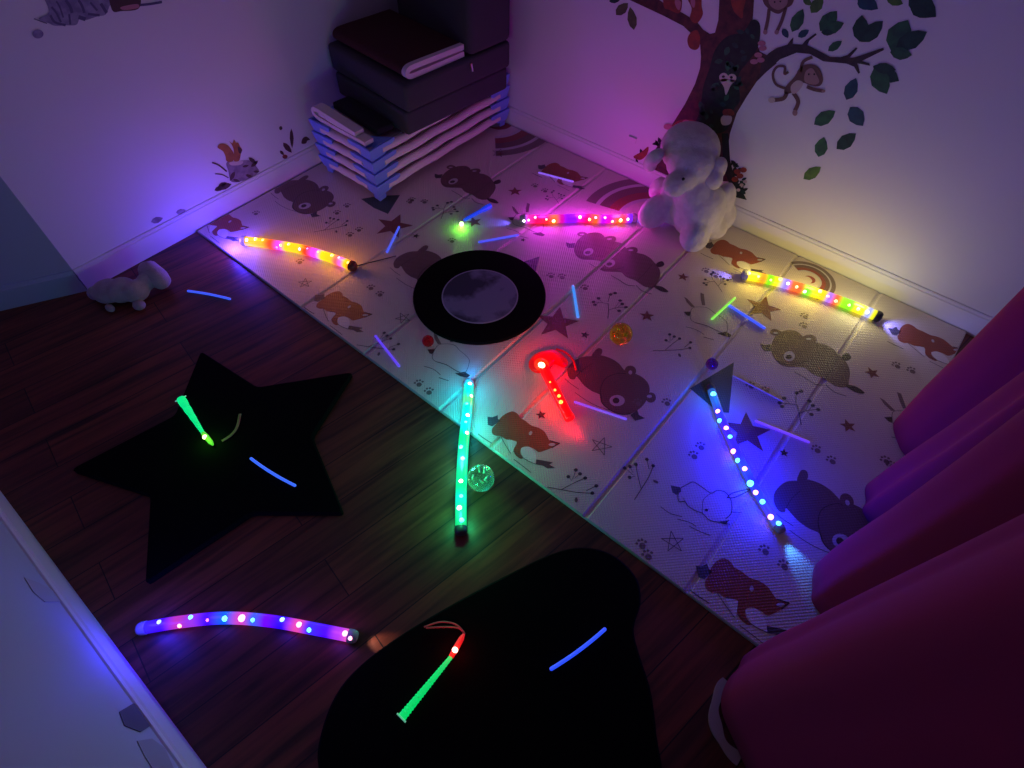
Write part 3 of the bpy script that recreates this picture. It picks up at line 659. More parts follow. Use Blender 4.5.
toyball(481, 478, .041, 0, (.55,.95,.7), 'clear ball lit green beside the green light tube on the wood floor')
toyball(428, 341, .021, T, (.9,.03,.04), 'small red ball in front of the round moon mat')
toyball(712, 364, .021, T, (.30,.06,.55), 'small dark purple ball at the top of the blue light tube')
# ------------------------------------------------------------------ stacked cots
BLUE = mat('blue_cot_plastic', (.20, .32, .85), .35)
FABR = mat('pale_cot_fabric', (.78, .68, .66), .8, bump=(40, .2, .003))
cx0, cx1, cy0, cy1 = -2.228, -1.834, 1.320, 2.208
pitch = .056; ZT = [.100 + pitch*i for i in range(4)]
def cot(z, bottom, lab):
    root = empty('stacking_cot', ((cx0+cx1)/2, (cy0+cy1)/2, z - .075 if not bottom else T)); tag(root, lab, 'cot', 'stack of toddler cots')
    b = MB()
    def prof(x, dx):  # rolled fabric edge
        pass
    nx = 16; ny = 20; vs = []
    b.box((cx0+.05, cy0+.025, z-.030), (cx1-.05, cy1-.025, z-.024))
    for x in (cx0+.018, cx1-.018):
        pts = [(x, cy0+.07 + (cy1-cy0-.14)*i/10, z-.027 + .003*math.sin(i*1.9+z*30)) for i in range(11)]
        b.tube(pts, .0185, 12)
    for y in (cy0+.018, cy1-.018):
        pts = [(cx0+.07 + (cx1-cx0-.14)*i/8, y, z-.027 + .002*math.sin(i*2.3+z*40)) for i in range(9)]
        b.tube(pts, .0185, 12)
    b.build('fabric_bed', FABR, root, smooth=True)
    for sx, sy in ((0,0),(1,0),(0,1),(1,1)):
        x = cx0 if sx == 0 else cx1; y = cy0 if sy == 0 else cy1; dx = 1 if sx == 0 else -1; dy = 1 if sy == 0 else -1
        b = MB()
        def ring(zz, off, s, z2=None):   # L-ish pentagon seen from above, outer corner at (off,off)
            return [(x+dx*off, y+dy*off, zz), (x+dx*(off+s), y+dy*off, zz+.004), (x+dx*(off+s*.62), y+dy*(off+s*.62), zz), (x+dx*off, y+dy*(off+s), zz+.004)]
        R = [ring(z, 0, .140), ring(z-.014, .001, .136), ring(z-.030, .004, .106), ring(z-.0555, .010, .072)]
        if bottom: R += [ring(T+.026, .016, .042), ring(T+.0012, .017, .038)]
        for r0, r1 in zip(R, R[1:]):
            for i in range(4): b.face([r0[i], r0[(i+1) % 4], r1[(i+1) % 4], r1[i]])
        b.face(R[-1])
        I = ring(z, .010, .100); J = ring(z-.034, .020, .045)
        for i in range(4):
            b.face([R[0][i], R[0][(i+1) % 4], I[(i+1) % 4], I[i]]); b.face([I[i], I[(i+1) % 4], J[(i+1) % 4], J[i]])
        b.face(J)
        o = b.build('corner_leg', BLUE, root, bevel=.002)
for i, nm in enumerate(['lowest cot of the stack, blue corner legs standing on the play mat', 'second cot from the bottom of the stack with blue corner legs', 'third cot from the bottom of the stack with blue corner legs', 'topmost cot of the stack, carrying the grey foam cushions']):
    cot(ZT[i], i == 0, nm)
zt = ZT[3] + .003
# folded pale blanket lying on the cots
def ribbon(path, th, ext0, ext1, axis, mb, m=0):
    """path in a vertical plane (u,z), given thickness, extruded along the third axis"""
    P = [Vector(p) for p in path]; n = len(P); up = []; dn = []
    for i, p in enumerate(P):
        t = (P[min(i+1, n-1)] - P[max(i-1, 0)]).normalized(); nn = Vector((-t.y, t.x)) * th / 2
        up.append(p + nn); dn.append(p - nn)
    ring = up + dn[::-1]
    f = (lambda u, z, e: (u, e, z)) if axis == 'y' else (lambda u, z, e: (e, u, z))
    A = [f(p.x, p.y, ext0) for p in ring]; B_ = [f(p.x, p.y, ext1) for p in ring]; N_ = len(ring)
    mb.raw(A + B_, [(i, (i+1) % N_, N_+(i+1) % N_, N_+i) for i in range(N_)], m)
    for i in range(n - 1):
        j = N_ - 1 - i
        mb.raw([A[i], A[i+1], A[j-1], A[j]], [(0,1,2,3)], m); mb.raw([B_[i], B_[i+1], B_[j-1], B_[j]], [(0,1,2,3)], m)
b = MB()
z1 = zt + .010
path = [(-1.90, z1-.001), (-2.0, z1+.000), (-2.1, z1+.001), (-2.185, z1+.003), (-2.218, z1+.012), (-2.226, z1+.025), (-2.214, z1+.038), (-2.185, z1+.041), (-2.11, z1+.035), (-2.03, z1+.028), (-1.955, z1+.021)]
ribbon([tuple(v + Vector((.028, 0))) for v in smoothpts([Vector(p) for p in path], False, 4)], .018, 1.332, 1.378, 'y', b)
path = [(-1.97, z1+.011), (-2.07, z1+.015), (-2.15, z1+.021), (-2.19, z1+.024)]
ribbon([tuple(v + Vector((.028, 0))) for v in smoothpts([Vector(p) for p in path], False, 3)], .010, 1.335, 1.375, 'y', b)
o = b.build('folded_blanket', FABR, smooth=True); tag(o, 'pale pink folded blanket lying on the cot stack beside the grey cushions', 'blanket')
# ------------------------------------------------------------------ grey folding foam seat on the cots
FOAM = mat('charcoal_fabric', (.062, .056, .066), .95, bump=(350, .35, .001), spec=.2)
root = empty('foam_seat', (-1.775, 1.495, zt), math.radians(-5)); tag(root, 'dark grey foam seat of stacked cushions with a backrest on top of the cots', 'foam seat')
def cushion(name, lo, hi, r, taper=0, lean=0):
    bm = bmesh.new(); bmesh.ops.create_cube(bm, size=1)
    for v in bm.verts:
        for i in range(3): v.co[i] = (lo[i]+hi[i])/2 + v.co[i]*(hi[i]-lo[i])
    bmesh.ops.bevel(bm, geom=list(bm.edges), offset=r, segments=4, profile=.5, affect='EDGES')
    me = bpy.data.meshes.new(name); bm.to_mesh(me); bm.free()
    me.materials.append(FOAM); me.polygons.foreach_set('use_smooth', [True]*len(me.polygons))
    o = bpy.data.objects.new(name, me); COL.objects.link(o); o.parent = root; o.matrix_parent_inverse = Matrix.Translation(-Vector(root.location)); return o
ZS1 = zt + .104; ZS2 = ZS1 + .112
cushion('seat_cushion', (-2.285, 1.495, zt+.001), (-1.79, 2.08, ZS1), .016)
cushion('seat_cushion', (-2.30, 1.495, ZS1+.001), (-1.772, 2.08, ZS2), .018)
cushion('back_cushion', (-2.25, 1.84, ZS2+.001), (-1.765, 2.08, ZS2+.62), .03)
b = MB(); b.box((-2.20, 1.405, zt+.001), (-1.88, 1.4935, zt+.030)); b.build('gap_shade_pad', mat('gap_shade_black', (.012,.010,.014), .95), root, bevel=.008)  # added near-black pad, stands in for the shade between blanket and cushions
b = MB(); q = YW(480, 60, 1.86); b.tube([(-1.765, 1.84, ZS2-.02), (-1.761, 1.842, ZS2-.05)], .004, 6); b.build('zip_pull', mat('zip_metal', (.6,.6,.65), .3, metal=.8), root)
# dark blanket with pale folded edge
MAR = mat('maroon_blanket', (.055, .008, .010), .95, bump=(120, .5, .004)); LIN = mat('pale_lining', (.68, .58, .62), .85, bump=(90, .3, .002))
zb = ZS2 + .001
root2 = empty('maroon_blanket', (-1.775, 1.495, zb), math.radians(-5)); tag(root2, 'dark maroon blanket folded with pale edge showing, on the grey foam seat', 'blanket')
path = [(1.83, zb+.011), (1.7, zb+.010), (1.58, zb+.010), (1.545, zb+.013), (1.533, zb+.026), (1.545, zb+.039), (1.58, zb+.042), (1.7, zb+.040), (1.83, zb+.038)]
path = [tuple(v) for v in smoothpts([Vector(p) for p in path], False, 4)]
b = MB(); ribbon(path, .019, -2.28, -1.815, 'x', b); b.box((-2.27, 1.56, zb+.018), (-1.83, 1.828, zb+.034)); b.build('blanket_body', MAR, root2, smooth=True)
b = MB(); ribbon(path, .0205, -1.818, -1.795, 'x', b); b.build('pale_edge', LIN, root2, smooth=True)
# ------------------------------------------------------------------ plush animals
def fur(name, col, c2):
    m = mat(name, col, .95, sheen=.4, bump=(220, .7, .004), noise=(30, c2)); return m
def plush(name, balls, material, vox, parent=None, disp=.003):
    mb = MB()
    for c, r, rot in balls: mb.ball(c, r, 24, 16, rot=rot)
    o = mb.build(name, material, parent, smooth=True)
    rm = o.modifiers.new('remesh', 'REMESH'); rm.mode = 'VOXEL'; rm.voxel_size = vox; rm.use_smooth_shade = True
    sm = o.modifiers.new('smooth', 'SMOOTH'); sm.iterations = 7; sm.factor = .6
    tx = bpy.data.textures.new(name + '_fluff', 'CLOUDS'); tx.noise_scale = .012
    dm = o.modifiers.new('fluff', 'DISPLACE'); dm.texture = tx; dm.strength = disp; dm.mid_level = .5
    return o
LAMB = fur('cream_plush', (.66, .60, .58), (.56, .50, .49))
def RX(a, ax): return Matrix.Rotation(a, 3, ax)
pc = lambda x, y, z: Z(x, y, z)
body0 = pc(695, 210, .13); base = Vector((body0.x, body0.y, T))
root = empty('lamb_plush', base); tag(root, 'large cream lamb plush with one dark eye sitting against the wall under the tree', 'plush toy')
up = (C0 - pc(690, 155, .33)).normalized()
B = [
 (pc(698,209,.143), (.108,.100,.128), None),
 (pc(694,196,.20), (.085,.080,.09), None),
 (pc(690,149,.335), (.118,.105,.098), None),          # head
 (pc(691,163,.315), (.098,.090,.080), None),
 (pc(676,184,.285), (.048,.056,.046), None),     # muzzle
 (pc(686,178,.295), (.045,.05,.045), None),
 (pc(655,212,.094), (.040,.075,.078), RX(-.55,'Z')),      # left foot, sole outwards
 (pc(674,212,.085), (.070,.048,.055), RX(-.2,'Z')),
 (pc(695,236,.082), (.058,.066,.066), None),                 # right foot
 (pc(712,226,.072), (.065,.055,.052), None),
 (pc(720,215,.088), (.066,.064,.072), None),
 (pc(723,203,.15), (.044,.05,.092), None),                # right arm
 (pc(658,188,.15), (.033,.038,.055), RX(.3,'Y')),         # left arm
 (pc(672,194,.17), (.045,.045,.045), None),
]
plush('plush_body', B, LAMB, .006, root, .004)
plush('ear', [(pc(717,170,.31), (.034,.036,.055), RX(.15,'Y')), (pc(713,180,.285), (.038,.036,.038), None)], LAMB, .006, root, .0015)
plush('ear', [(pc(654,158,.32), (.028,.035,.05), RX(.6,'Y')), (pc(650,164,.29), (.028,.03,.032), None)], LAMB, .006, root, .0015)
def on_surf(px, py, c, r):     # point on a sphere round c along the view ray
    d = ray(px, py).normalized(); oc = C0 - c; bq = oc.dot(d); cq = oc.dot(oc) - r*r; t = -bq - math.sqrt(max(bq*bq - cq, 0)); return C0 + d*t
ep = pc(683.3, 179, .352)
b = MB(); b.ball(ep, .0062, 12, 8); b.build('eye', mat('black_bead', (.01,.01,.012), .15), root, smooth=True)
# small grey plush on the wood floor
GREY = fur('grey_plush', (.42, .37, .40), (.33, .29, .32))
p0 = pc(120, 300, 0)
root = empty('small_grey_plush', (p0.x, p0.y, 0)); tag(root, 'small grey plush animal lying on the wood floor by the left wall', 'plush toy')
B = [(pc(108,291,.040), (.055,.055,.040), None), (pc(122,290,.045), (.050,.055,.045), None), (pc(136,291,.042), (.040,.050,.042), None),
     (pc(147,281,.050), (.032,.038,.034), None), (pc(95,293,.030), (.030,.028,.026), None)]
plush('plush_body', B, GREY, .006, root, .002)
hq = [(144,258),(152,263),(169,276),(166,285),(157,292),(144,284),(140,274)]
b = MB(); ctr = pc(155, 276, .05)
b.tube([pc(143,268,.062), pc(148,270,.060), pc(158,278,.048), pc(164,283,.040), pc(166,284.5,.038)], [.024,.040,.040,.030,.012], 14)
o = b.build('snout', GREY, root, smooth=True)
for c, r in (((139,305),(.026,.022,.016)), ((110,308),(.024,.014,.012))):
    b = MB(); b.ball(pc(c[0], c[1], r[2]), r, 16, 10); b.build('paw', GREY, root, smooth=True)
# ------------------------------------------------------------------ curtain
CUR = mat('dusky_pink_curtain', (.33, .022, .09), .9, spec=.15, bump=(400, .3, .001))
hem = []
def hp(px, py, lx, dx=0, dy=0):
    p = Z(px, py, .012); hem.append(Vector((p.x + dx, p.y + dy, lx)))
hem.append(Vector((.44, 1.74, 0))); hp(898,420,0); hp(900,448,.02); hem.append(Vector((.43, 1.47, .05)))
hp(871,483,.085); hp(866,503,.08); hp(868,521,.06); hem.append(Vector((.56, 1.14, .05)))
hp(829,560,.03); hp(813,592,.02); hp(824,618,.04); hem.append(Vector((.60, .79, .05)))
hp(765,655,.05); hp(737,672,.045); hp(724,692,.04); hp(724,715,.04); hp(742,757,.05); hem.append(Vector((.50, .33, .06)))
hem.append(Vector((.37, .20, .05))); hem.append(Vector((.31, .05, .04))); hem.append(Vector((.35, -.10, .04))); hem.append(Vector((.42, -.22, .04))); hem.append(Vector((.36, -.33, .04)))
hemS = smoothpts(hem, False, 9); ny = len(hemS) - 1; nz = 26; HT = 2.3; vs = []
b = MB()
for j in range(nz+1):
    zz = .016 + HT * j / nz
    for h in hemS:
        bulge = .012 * math.sin(min(1, zz/.35) * PI) 
        vs.append((h.x + h.z*zz - bulge*.4 + .006*math.sin(zz*4 + h.y*6)*zz, h.y - .01*zz, zz))
fs = [(j*(ny+1)+i, j*(ny+1)+i+1, (j+1)*(ny+1)+i+1, (j+1)*(ny+1)+i) for j in range(nz) for i in range(ny)]
b.raw(vs, fs); cu = b.build('pink_curtain', CUR, smooth=True, merge=False)
so = cu.modifiers.new('thickness', 'SOLIDIFY'); so.thickness = .004; so.offset = 1
tag(cu, 'long dusky pink curtain hanging in deep folds down to the play mat at the right', 'curtain')
b = MB()
P = smoothpts([Z(x, y, .006) for x, y in [(727,681),(719,694),(714,712),(718,732),(727,748),(740,760)]], False, 5)
n = len(P)
vs = []
for i, p in enumerate(P):
    t = (P[min(i+1,n-1)] - P[max(i-1,0)]).normalized(); s_ = Vector((-t.y, t.x, 0)) * (.012 + .003*math.sin(i*.6))
    vs += [p - s_, p + s_, p + s_ + Vector((0,0,.006)), p - s_ + Vector((0,0,.006))]
fs = [(4*i+k, 4*i+(k+1) % 4, 4*(i+1)+(k+1) % 4, 4*(i+1)+k) for i in range(n-1) for k in range(4)] + [(0,3,2,1), (4*n-4, 4*n-3, 4*n-2, 4*n-1)]
b.raw([v + Vector((0,0,-.005)) for v in vs], fs)
o = b.build('fabric_strap', mat('beige_strap', (.42,.34,.30), .8)); tag(o, 'beige curved fabric strap on the wood floor at the bottom corner of the pink curtain', 'strap')
# ------------------------------------------------------------------ wall pictures
def wp(L, d=.0012): return [YW(x, y, YB - d) for x, y in L]
def lp(L, d=.0012): return [XW(x, y, XL + d) for x, y in L]
class Decal:
    def __init__(s, back=True): s.b = MB(); s.mats = []; s.back = back; s.q = 0
    def mi(s, m):
        if m not in s.mats: s.mats.append(m)
        return s.mats.index(m)
    def fill(s, L, m, lay=0, sm=True):
        P = (wp if s.back else lp)(L, .0012 + .0004*lay)
        if sm: P = smoothpts(P, True, 4)
        base = (wp if s.back else lp)(L, .0002)
        s.b.face(P, s.mi(m)); return s
    def ell(s, c, rx, ry, m, lay=1, rot=0):
        L = []
        for t in range(14):
            a = t*2*PI/14; x, y = rx*math.cos(a), ry*math.sin(a); L.append((c[0]+x*math.cos(rot)-y*math.sin(rot), c[1]+x*math.sin(rot)+y*math.cos(rot)))
        return s.fill(L, m, lay, False)
    def line(s, L, w, m, lay=0, taper=False):
        P = smoothpts([Vector(p) for p in L], False, 5); n = len(P); A = []; B_ = []
        for i, p in enumerate(P):
            t = (P[min(i+1, n-1)] - P[max(i-1, 0)]).normalized(); ww = w/2 * ((1 - .8*i/n) if taper else 1)
            nn = Vector((-t.y, t.x)) * ww; A.append(tuple(p+nn)); B_.append(tuple(p-nn))
        for i in range(n-1): s.fill([A[i], A[i+1], B_[i+1], B_[i]], m, lay, False)
        return s
    def leaf(s, a, c, w, m, lay=0):
        a, c = Vector(a), Vector(c); d = c-a; nn = Vector((-d.y, d.x)) * w
        return s.fill([tuple(a), tuple(a+d*.2+nn*.75), tuple(a+d*.5+nn), tuple(a+d*.8+nn*.6), tuple(c), tuple(a+d*.8-nn*.6), tuple(a+d*.5-nn), tuple(a+d*.2-nn*.75)], m, lay, False)
    def build(s, name, parent=None):
        o = s.b.build(name, s.mats, parent, merge=False)
        so = o.modifiers.new('sheet', 'SOLIDIFY'); so.thickness = .0004; so.offset = 0
        return o
def dm(name, c, c2=None): return mat(name, c, .7, noise=(40, c2) if c2 else None)
BARK = dm('bark_decal', (.12, .035, .03), (.05, .018, .02)); BARK2 = dm('branch_decal', (.06, .035, .045), (.03, .02, .03))
G1 = dm('green_leaf_decal', (.03, .15, .06), (.02, .08, .05)); G2 = dm('dark_green_decal', (.015, .07, .05), (.01, .04, .035)); G3 = dm('light_leaf_decal', (.10, .22, .04), (.05, .13, .03)); G4 = dm('teal_leaf_decal', (.02, .09, .12), (.015, .05, .09))
OLV = dm('olive_leaf_decal', (.12, .13, .05), (.08, .08, .04)); VDK = dm('dark_vine_decal', (.008, .012, .014), (.012, .03, .02)); MNK = dm('monkey_brown_decal', (.16, .08, .07)); MNF = dm('monkey_face_decal', (.40, .24, .22)); CRM = dm('cream_decal', (.6, .5, .45)); ORD = dm('orange_red_decal', (.35, .06, .03), (.2, .04, .03)); PNK = dm('pink_decal', (.5, .2, .25)); BKD = dm('black_decal', (.01, .01, .012))
k3 = 1/3
def c3(L): return crop(600, 0, k3, L)
tree = empty('tree_decal', YW(715, 170, YB)); tree.location.z = .25
tag(tree, 'painted brown tree with green leaves and forest animals on the right-hand wall', 'wall decal')
D = Decal()
D.fill(c3([(60,-20),(90,0),(190,47),(250,78),(278,105),(300,130),(303,170),(300,205),(285,252),(255,312),(225,360),(200,400),(150,470),(150,520),(385,545),(384,440),(390,400),(410,340),(440,290),(470,245),(500,215),(530,190),(500,165),(480,155),(470,130),(460,100),(458,60),(462,0),(462,-40),(360,-40),(358,0),(355,60),(345,98),(330,102),(310,90),(290,65),(250,40),(205,18),(170,-5),(150,-20)]), BARK, 0, False)
D.build('trunk', tree)
D = Decal()
D.fill(c3([(478,232),(500,215),(540,178),(590,158),(630,162),(670,184),(740,191),(762,200),(775,221),(780,219),(772,190),(810,197),(808,190),(785,183),(812,170),(852,150),(850,143),(800,160),(765,172),(748,174),(772,146),(768,142),(742,165),(720,172),(690,171),(655,152),(622,136),(628,122),(650,104),(646,100),(618,120),(606,134),(578,132),(580,112),(572,120),(562,134),(530,144),(508,158),(485,180)]), BARK2, 1, False)
D.build('branch', tree)
D = Decal()
random.seed(3)
D.fill(c3([(380,110),(345,150),(330,200),(310,260),(300,330),(285,380),(330,400),(380,390),(400,330),(420,300),(415,230),(440,190),(470,150),(480,110),(478,70),(455,60),(430,95)]), VDK, 1)
for _ in range(46):
    t = random.random(); cx_ = 440 - 120*t + random.uniform(-38, 38); cy_ = 80 + 290*t + random.uniform(-20, 20); a = random.uniform(0, 6.3); l = random.uniform(14, 30)
    D.leaf(*c3([(cx_, cy_), (cx_+l*math.cos(a), cy_+l*math.sin(a))]), .3, random.choice([G2, VDK, G2, G1]), 2)
D.fill(c3([(365,400),(385,400),(390,480),(400,520),(440,600),(400,590),(370,500)]), VDK, 1, False)
D.build('ivy', tree)
D = Decal()
D.ell(c3([(371,232)])[0], 4.5, 4.5, CRM, 3); D.ell(c3([(396,234)])[0], 4.5, 4.2, CRM, 3); D.fill(c3([(362,238),(404,240),(392,256),(378,285),(372,262)]), CRM, 3); D.ell(c3([(370,230)])[0], 1.5, 1.3, BKD, 4); D.ell(c3([(394,232)])[0], 1.5, 1.3, BKD, 4)
D.build('owl_picture', tree); D = Decal()
D.fill(c3([(372,345),(395,350),(390,372),(368,375),(362,358)]), CRM, 3); D.fill(c3([(370,330),(395,328),(402,345),(372,346)]), ORD, 3)
D.build('owl_picture', tree)
D = Decal()
D.fill(c3([(190,10),(195,-15),(240,-20),(245,20),(235,40),(210,30),(195,25)]), ORD, 2);D.fill(c3([(225,0),(243,5),(238,30),(228,20)]), PNK, 3); D.build('squirrel_picture', tree); D = Decal(); D.fill(c3([(262,-10),(300,-10),(305,20),(308,45),(290,70),(270,55),(275,25)]), ORD, 2);D.fill(c3([(272,0),(285,0),(283,22),(275,18)]), PNK, 3); D.build('squirrel_picture', tree); D = Decal(); D.fill(c3([(262,120),(270,100),(290,90),(300,110),(298,140),(285,150),(268,142)]), ORD, 2)
D.build('fruit_picture', tree); D = Decal()
D.fill(c3([(395,-10),(435,-10),(430,30),(425,55),(400,30)]), ORD, 2); D.build('red_bird_picture', tree); D = Decal(); D.fill(c3([(215,380),(240,360),(285,362),(280,376),(230,390)]), ORD, 2).ell(c3([(204,380)])[0], 4.5, 3, PNK, 3).ell(c3([(258,368)])[0], 4, 3, PNK, 3)
D.build('flower_picture', tree)
D = Decal()
for i in range(20):
    a = random.uniform(0, 6.3); c = (random.uniform(392, 440), 0); c = (c[0], 478 + (c[0]-392)*2.1 + random.uniform(-12, 26)); l = random.uniform(12, 24)
    D.leaf(*c3([c, (c[0]+l*math.cos(a), c[1]+l*math.sin(a))]), .25, VDK if i % 3 else G2, 2)
for c in [(412,515),(430,510),(420,528),(405,538)]: D.ell(c3([c])[0], 3.4, 2.6, ORD, 3)
for c in [(425,555),(435,545),(415,570)]: D.ell(c3([c])[0], 2, 1.6, CRM, 3)
D.build('flower_picture', tree); D = Decal()
for i in range(10):
    a = random.uniform(0, 6.3); c = (random.uniform(112, 185), 0); c = (c[0], 470 - (c[0]-110)*.65 + random.uniform(-10, 20)); l = random.uniform(12, 22)
    D.leaf(*c3([c, (c[0]+l*math.cos(a), c[1]+l*math.sin(a))]), .25, VDK, 2)
D.fill(c3([(100,470),(125,455),(145,440),(140,465),(120,480)]), ORD, 3)
D.build('flower_picture', tree); D = Decal()
for c in [(485,130),(488,145),(475,165),(482,180),(462,185)]: D.ell(c3([c])[0], 4, 2.6, PNK, 3)
D.build('flowers', tree)
kk = .2475
def leafpart(pairs, parent):
    for a, c, w, m in pairs:
        D = Decal(); D.leaf(a, c, w, m, 0); D.build('leaf', parent)
leafpart([((792,32),(803,9),.25,G1),((782.6,28.5),(788,38),.3,G4),((798,37),(809,30),.28,G4),((828,51),(842,41),.24,G1),
 ((811,13),(823,-3),.3,G3),((803,-1),(812,5),.3,G3),((886,-3),(903,4),.3,G3),((616,15),(628,3),.3,OLV),((634,30),(630,7),.2,OLV),((609,1),(620,0),.25,G2)], tree)
def sprig(fills):
    D = Decal(); 
    for f in fills: D.leaf(*f)
    D.build('leaf_cluster', tree)
sprig([((820,31),(837,11),.30,G1,0),((822,32),(844,23),.26,G1,1),((821,32),(834,33),.25,G2,2)])
sprig([((860,42),(862,15),.32,G2,0),((861,42),(883,21),.26,G2,1)])
sprig([((891,51),(908,20),.36,G1,0),((896,48),(927,32),.26,G2,1),((890,52),(912,55),.30,G1,2)])
sprig([((873,66),(899,81),.30,G2,0),((874,68),(887,94),.34,G1,1),((874,67),(896,70),.25,G2,2)])
sprig([((857,-4),(878,9),.32,G4,0),((858,0),(866,10),.3,G4,1)])
sprig([((909,-6),(936,17),.34,G2,0),((912,2),(926,18),.36,G2,1)])
for a, c, w, m, lab in [((846.4,100),(856,78),.28,G4,'dark teal falling leaf picture highest on the wall under the branch tip'),
 ((814,124.5),(835.5,111),.27,G1,'green falling leaf picture to the right of the swinging monkey'),
 ((850,107),(863,126),.36,G4,'rounded teal falling leaf picture, rightmost of the falling ones'),
 ((818.5,157),(824,137),.32,G1,'upright green falling leaf picture in the middle of the wall'),
 ((836.5,149),(856,133.5),.28,G2,'slanted dark green falling leaf picture below the rounded teal one'),
 ((803.5,179),(821,167),.27,G3,'light green falling leaf picture, lowest on the wall')]:
    D = Decal(); D.leaf(a, c, w, m, 0); tag(D.build('leaf_decal'), lab, 'wall decal', 'falling leaf pictures')
def c4(L): return crop(740, 0, kk, L)
def monkey_line(D, L, w, m=MNK, lay=2): D.line(c4(L), w, m, lay)
D = Decal()
D.fill(c4([(240,275),(262,262),(300,262),(325,285),(335,325),(320,348),(285,345),(250,335),(215,372),(180,378),(185,350),(220,310)]), MNK, 2)
D.fill(c4([(265,290),(290,275),(308,300),(320,330),(300,342),(262,330)]), MNF, 3); D.fill(c4([(205,350),(230,325),(255,335),(235,370),(212,378)]), CRM, 3)
monkey_line(D, [(195,290),(180,298),(180,270),(150,270),(133,300),(145,340),(185,358)], 2.6)
monkey_line(D, [(245,290),(255,250),(292,230)], 3.2); monkey_line(D, [(270,350),(300,362),(335,368)], 3.4); monkey_line(D, [(190,372),(175,398),(130,405)], 4); monkey_line(D, [(215,375),(235,410),(222,448)], 4)
D.ell(c4([(128,404)])[0], 3.5, 3, CRM, 3).ell(c4([(222,456)])[0], 2.6, 3, MNF, 3).ell(c4([(337,368)])[0], 2, 1.6, MNF, 3)
D.ell(c4([(278,300)])[0], .9, 1, BKD, 4).ell(c4([(300,300)])[0], .9, 1, BKD, 4)
tag(D.build('monkey_decal'), 'brown monkey picture swinging by one arm below the tree branch', 'wall decal', 'monkey pictures')
D = Decal()
D.fill(c4([(95,-30),(210,-30),(212,15),(185,35),(160,55),(135,50),(112,32),(95,10)]), MNK, 2); D.fill(c4([(120,-10),(185,-10),(188,20),(155,40),(122,22)]), MNF, 3)
monkey_line(D, [(118,35),(112,80),(102,125)], 3.4); monkey_line(D, [(185,30),(168,85),(150,125)], 3.4)
D.ell(c4([(102,130)])[0], 2.2, 2.4, MNF, 3).ell(c4([(148,130)])[0], 2.2, 2.4, MNF, 3).ell(c4([(140,8)])[0], .9, .9, BKD, 4).ell(c4([(163,6)])[0], .9, .9, BKD, 4)
tag(D.build('monkey_decal'), 'brown monkey picture with two hanging arms above the branch beside the trunk', 'wall decal', 'monkey pictures')
# small fitting left of the plush
b = MB(); p = YW(633, 139, YB)
b.box((p.x-.018, YB-.004, p.z-.012), (p.x+.018, YB, p.z+.008)); b.box((p.x-.02, YB-.012, p.z+.008), (p.x+.02, YB, p.z+.012))
tag(b.build('wall_hook', BASE, bevel=.001), 'small white hook fixed to the wall left of the lamb plush', 'hook')
# left wall pictures
k5 = 150/960
def c5(L): return crop(180, 120, k5, L)
SQ = dm('squirrel_decal', (.42, .15, .05), (.30, .10, .04)); SQD = dm('dark_brown_decal', (.08, .035, .04)); GRYD = dm('grey_stone_decal', (.30, .24, .28), (.18, .13, .17)); FURD = dm('grey_fur_decal', (.32, .29, .42), (.18, .15, .28)); FURK = dm('dark_fur_decal', (.10, .08, .18))
D = Decal(False)
D.fill(c5([(240,175),(262,152),(300,158),(330,190),(345,220),(340,262),(300,265),(290,230),(275,200)]), SQ, 2)
D.fill(c5([(315,135),(335,150),(345,125),(358,145),(372,145),(385,170),(398,190),(390,215),(378,260),(345,262),(345,200),(335,165)]), SQ, 2).fill(c5([(372,170),(396,190),(388,215),(374,205)]), SQD, 3)
D.fill(c5([(300,270),(380,262),(450,260),(490,300),(505,330),(470,360),(400,390),(330,395),(310,330)]), GRYD, 1)
for L_ in ([(240,440),(330,410)],[(220,450),(290,425)],[(245,425),(300,400)]): D.leaf(*c5(L_), .22, SQD, 2)
D.line(c5([(205,272),(250,290),(300,330)]), 1.6, SQD, 2).line(c5([(225,345),(270,350),(310,370)]), 1, SQD, 2)
for L_ in ([(440,240),(490,280)],[(455,300),(500,260)],[(470,330),(510,330)],[(350,330),(320,390)],[(400,300),(440,290)],[(420,350),(470,370)],[(340,380),(385,395)]): D.leaf(*c5(L_), .2, SQD, 3)
D.fill(c5([(320,270),(400,262),(390,285),(330,290)]), CRM, 2)
tag(D.build('squirrel_decal'), 'orange squirrel picture sitting on a stump above the left wall skirting', 'wall decal')
D = Decal(False)
D.leaf(*c5([(712,55),(718,180)]), .1, SQD, 1); D.leaf(*c5([(660,145),(715,210)]), .2, SQD, 1); D.leaf(*c5([(640,195),(665,225)]), .25, SQD, 1); D.ell(c5([(672,235)])[0], 2.6, 2.2, ORD, 1); D.ell(c5([(645,52)])[0], 1.6, 2, SQD, 1)
tag(D.build('plant_decal'), 'small picture of dark leaves and a bud on the left wall beside the cots', 'wall decal')
D = Decal(False); D.fill(c5([(778,150),(785,118),(808,106),(832,125),(815,132),(805,150)]), SQD, 1)
tag(D.build('mushroom_decal'), 'small brown cap picture on the left wall right next to the cot stack', 'wall decal')
D = Decal(False); D.leaf((151,222),(163,218),.25,GRYD,0); D.leaf((176,213),(186,210),.25,GRYD,0)
tag(D.build('grass_decal'), 'two tiny grey leaf marks just above the left wall skirting', 'wall decal')
D = Decal(False)
kf = 120/1024
def c6(L): return crop(0, 0, kf, L)
D.fill(c6([(330,160),(420,200),(470,220),(560,216),(650,212),(680,160),(730,172),(830,140),(900,125),(930,60),(950,-60),(400,-100),(420,100)]), FURD, 1)
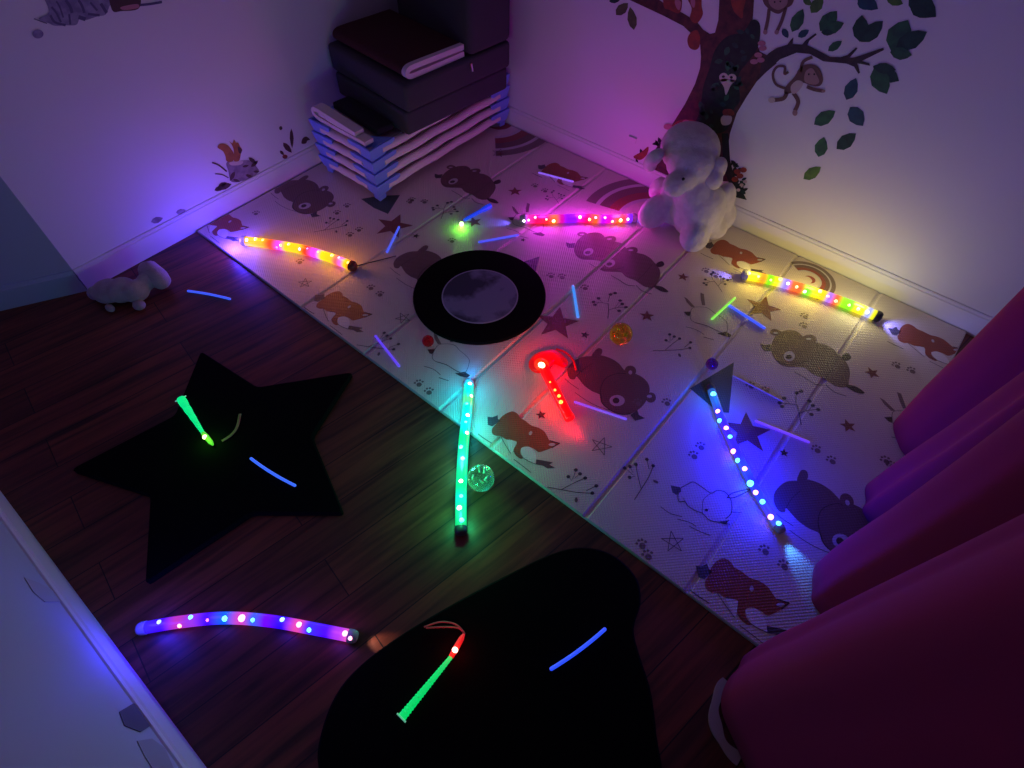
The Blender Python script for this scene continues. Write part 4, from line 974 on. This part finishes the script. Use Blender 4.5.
for L_, w in (([(430,130),(470,190),(560,215)],2.4),([(560,0),(600,60),(615,110)],3),([(670,0),(700,50),(720,110)],2.6),([(670,145),(730,165)],4),([(770,20),(830,90)],2),([(860,30),(910,110)],3),([(440,60),(480,110),(520,190)],2),([(590,120),(600,210)],2),([(480,10),(510,60),(540,150)],1.6),([(750,120),(850,130)],2.5)):
    D.line(c6(L_), w, FURK, 2)
D.ell((38,34), 5.5, 4.5, FURD, 1)
D.line(c6([(290,160),(400,200)]), 1, FURK, 2)
D.fill([(110,-15),(112,10),(122,11),(138,9),(141,-2),(138,-15)], SQD, 2).fill([(121,7),(137,4),(138,8),(124,10)], PNK, 3)
D.line([(140,5),(150,4),(162,2)], 2.5, FURK, 2)
tag(D.build('furry_animal_decal'), 'grey furry animal picture cut off at the top of the left wall', 'wall decal')
# hexagon marks low on the front wall
HEX = dm('dark_hexagon_decal', (.12, .11, .14))
def fwp(L, d=.0015): return [YW(x, y, YF + d) for x, y in L]
kq = .375
for L_, m_, lab in (([(318,618),(355,596),(392,606),(410,650),(375,672),(332,655)], HEX, 'dark grey hexagon mark on the front wall above its skirting'),
                ([(366,696),(405,690),(440,715),(462,768),(410,775),(385,735)], dm('faint_mark', (.38,.37,.42)), 'pale grey patch on the front wall below the dark hexagon mark'),
                ([(65,260),(105,275),(150,300),(165,325),(120,325),(90,300)], dm('faint_mark', (.48,.46,.52)), 'faint grey patch on the front wall furthest from the camera')):
    b = MB(); b.face(fwp(crop(0, 480, kq, L_))); o = b.build('wall_patch', m_, merge=False); so = o.modifiers.new('sheet', 'SOLIDIFY'); so.thickness = .001; so.offset = 0
    tag(o, lab, 'wall decal')
# ------------------------------------------------------------------ light of the room
w = bpy.data.worlds.new('dim_room_light'); S.world = w; w.use_nodes = True
bg = w.node_tree.nodes['Background']; bg.inputs[0].default_value = (.52, .34, .86, 1); bg.inputs[1].default_value = .155
S.view_settings.view_transform = 'Standard'; S.view_settings.look = 'None'; S.view_settings.gamma = 1; S.view_settings.exposure = 0
S.view_settings.use_curve_mapping = False
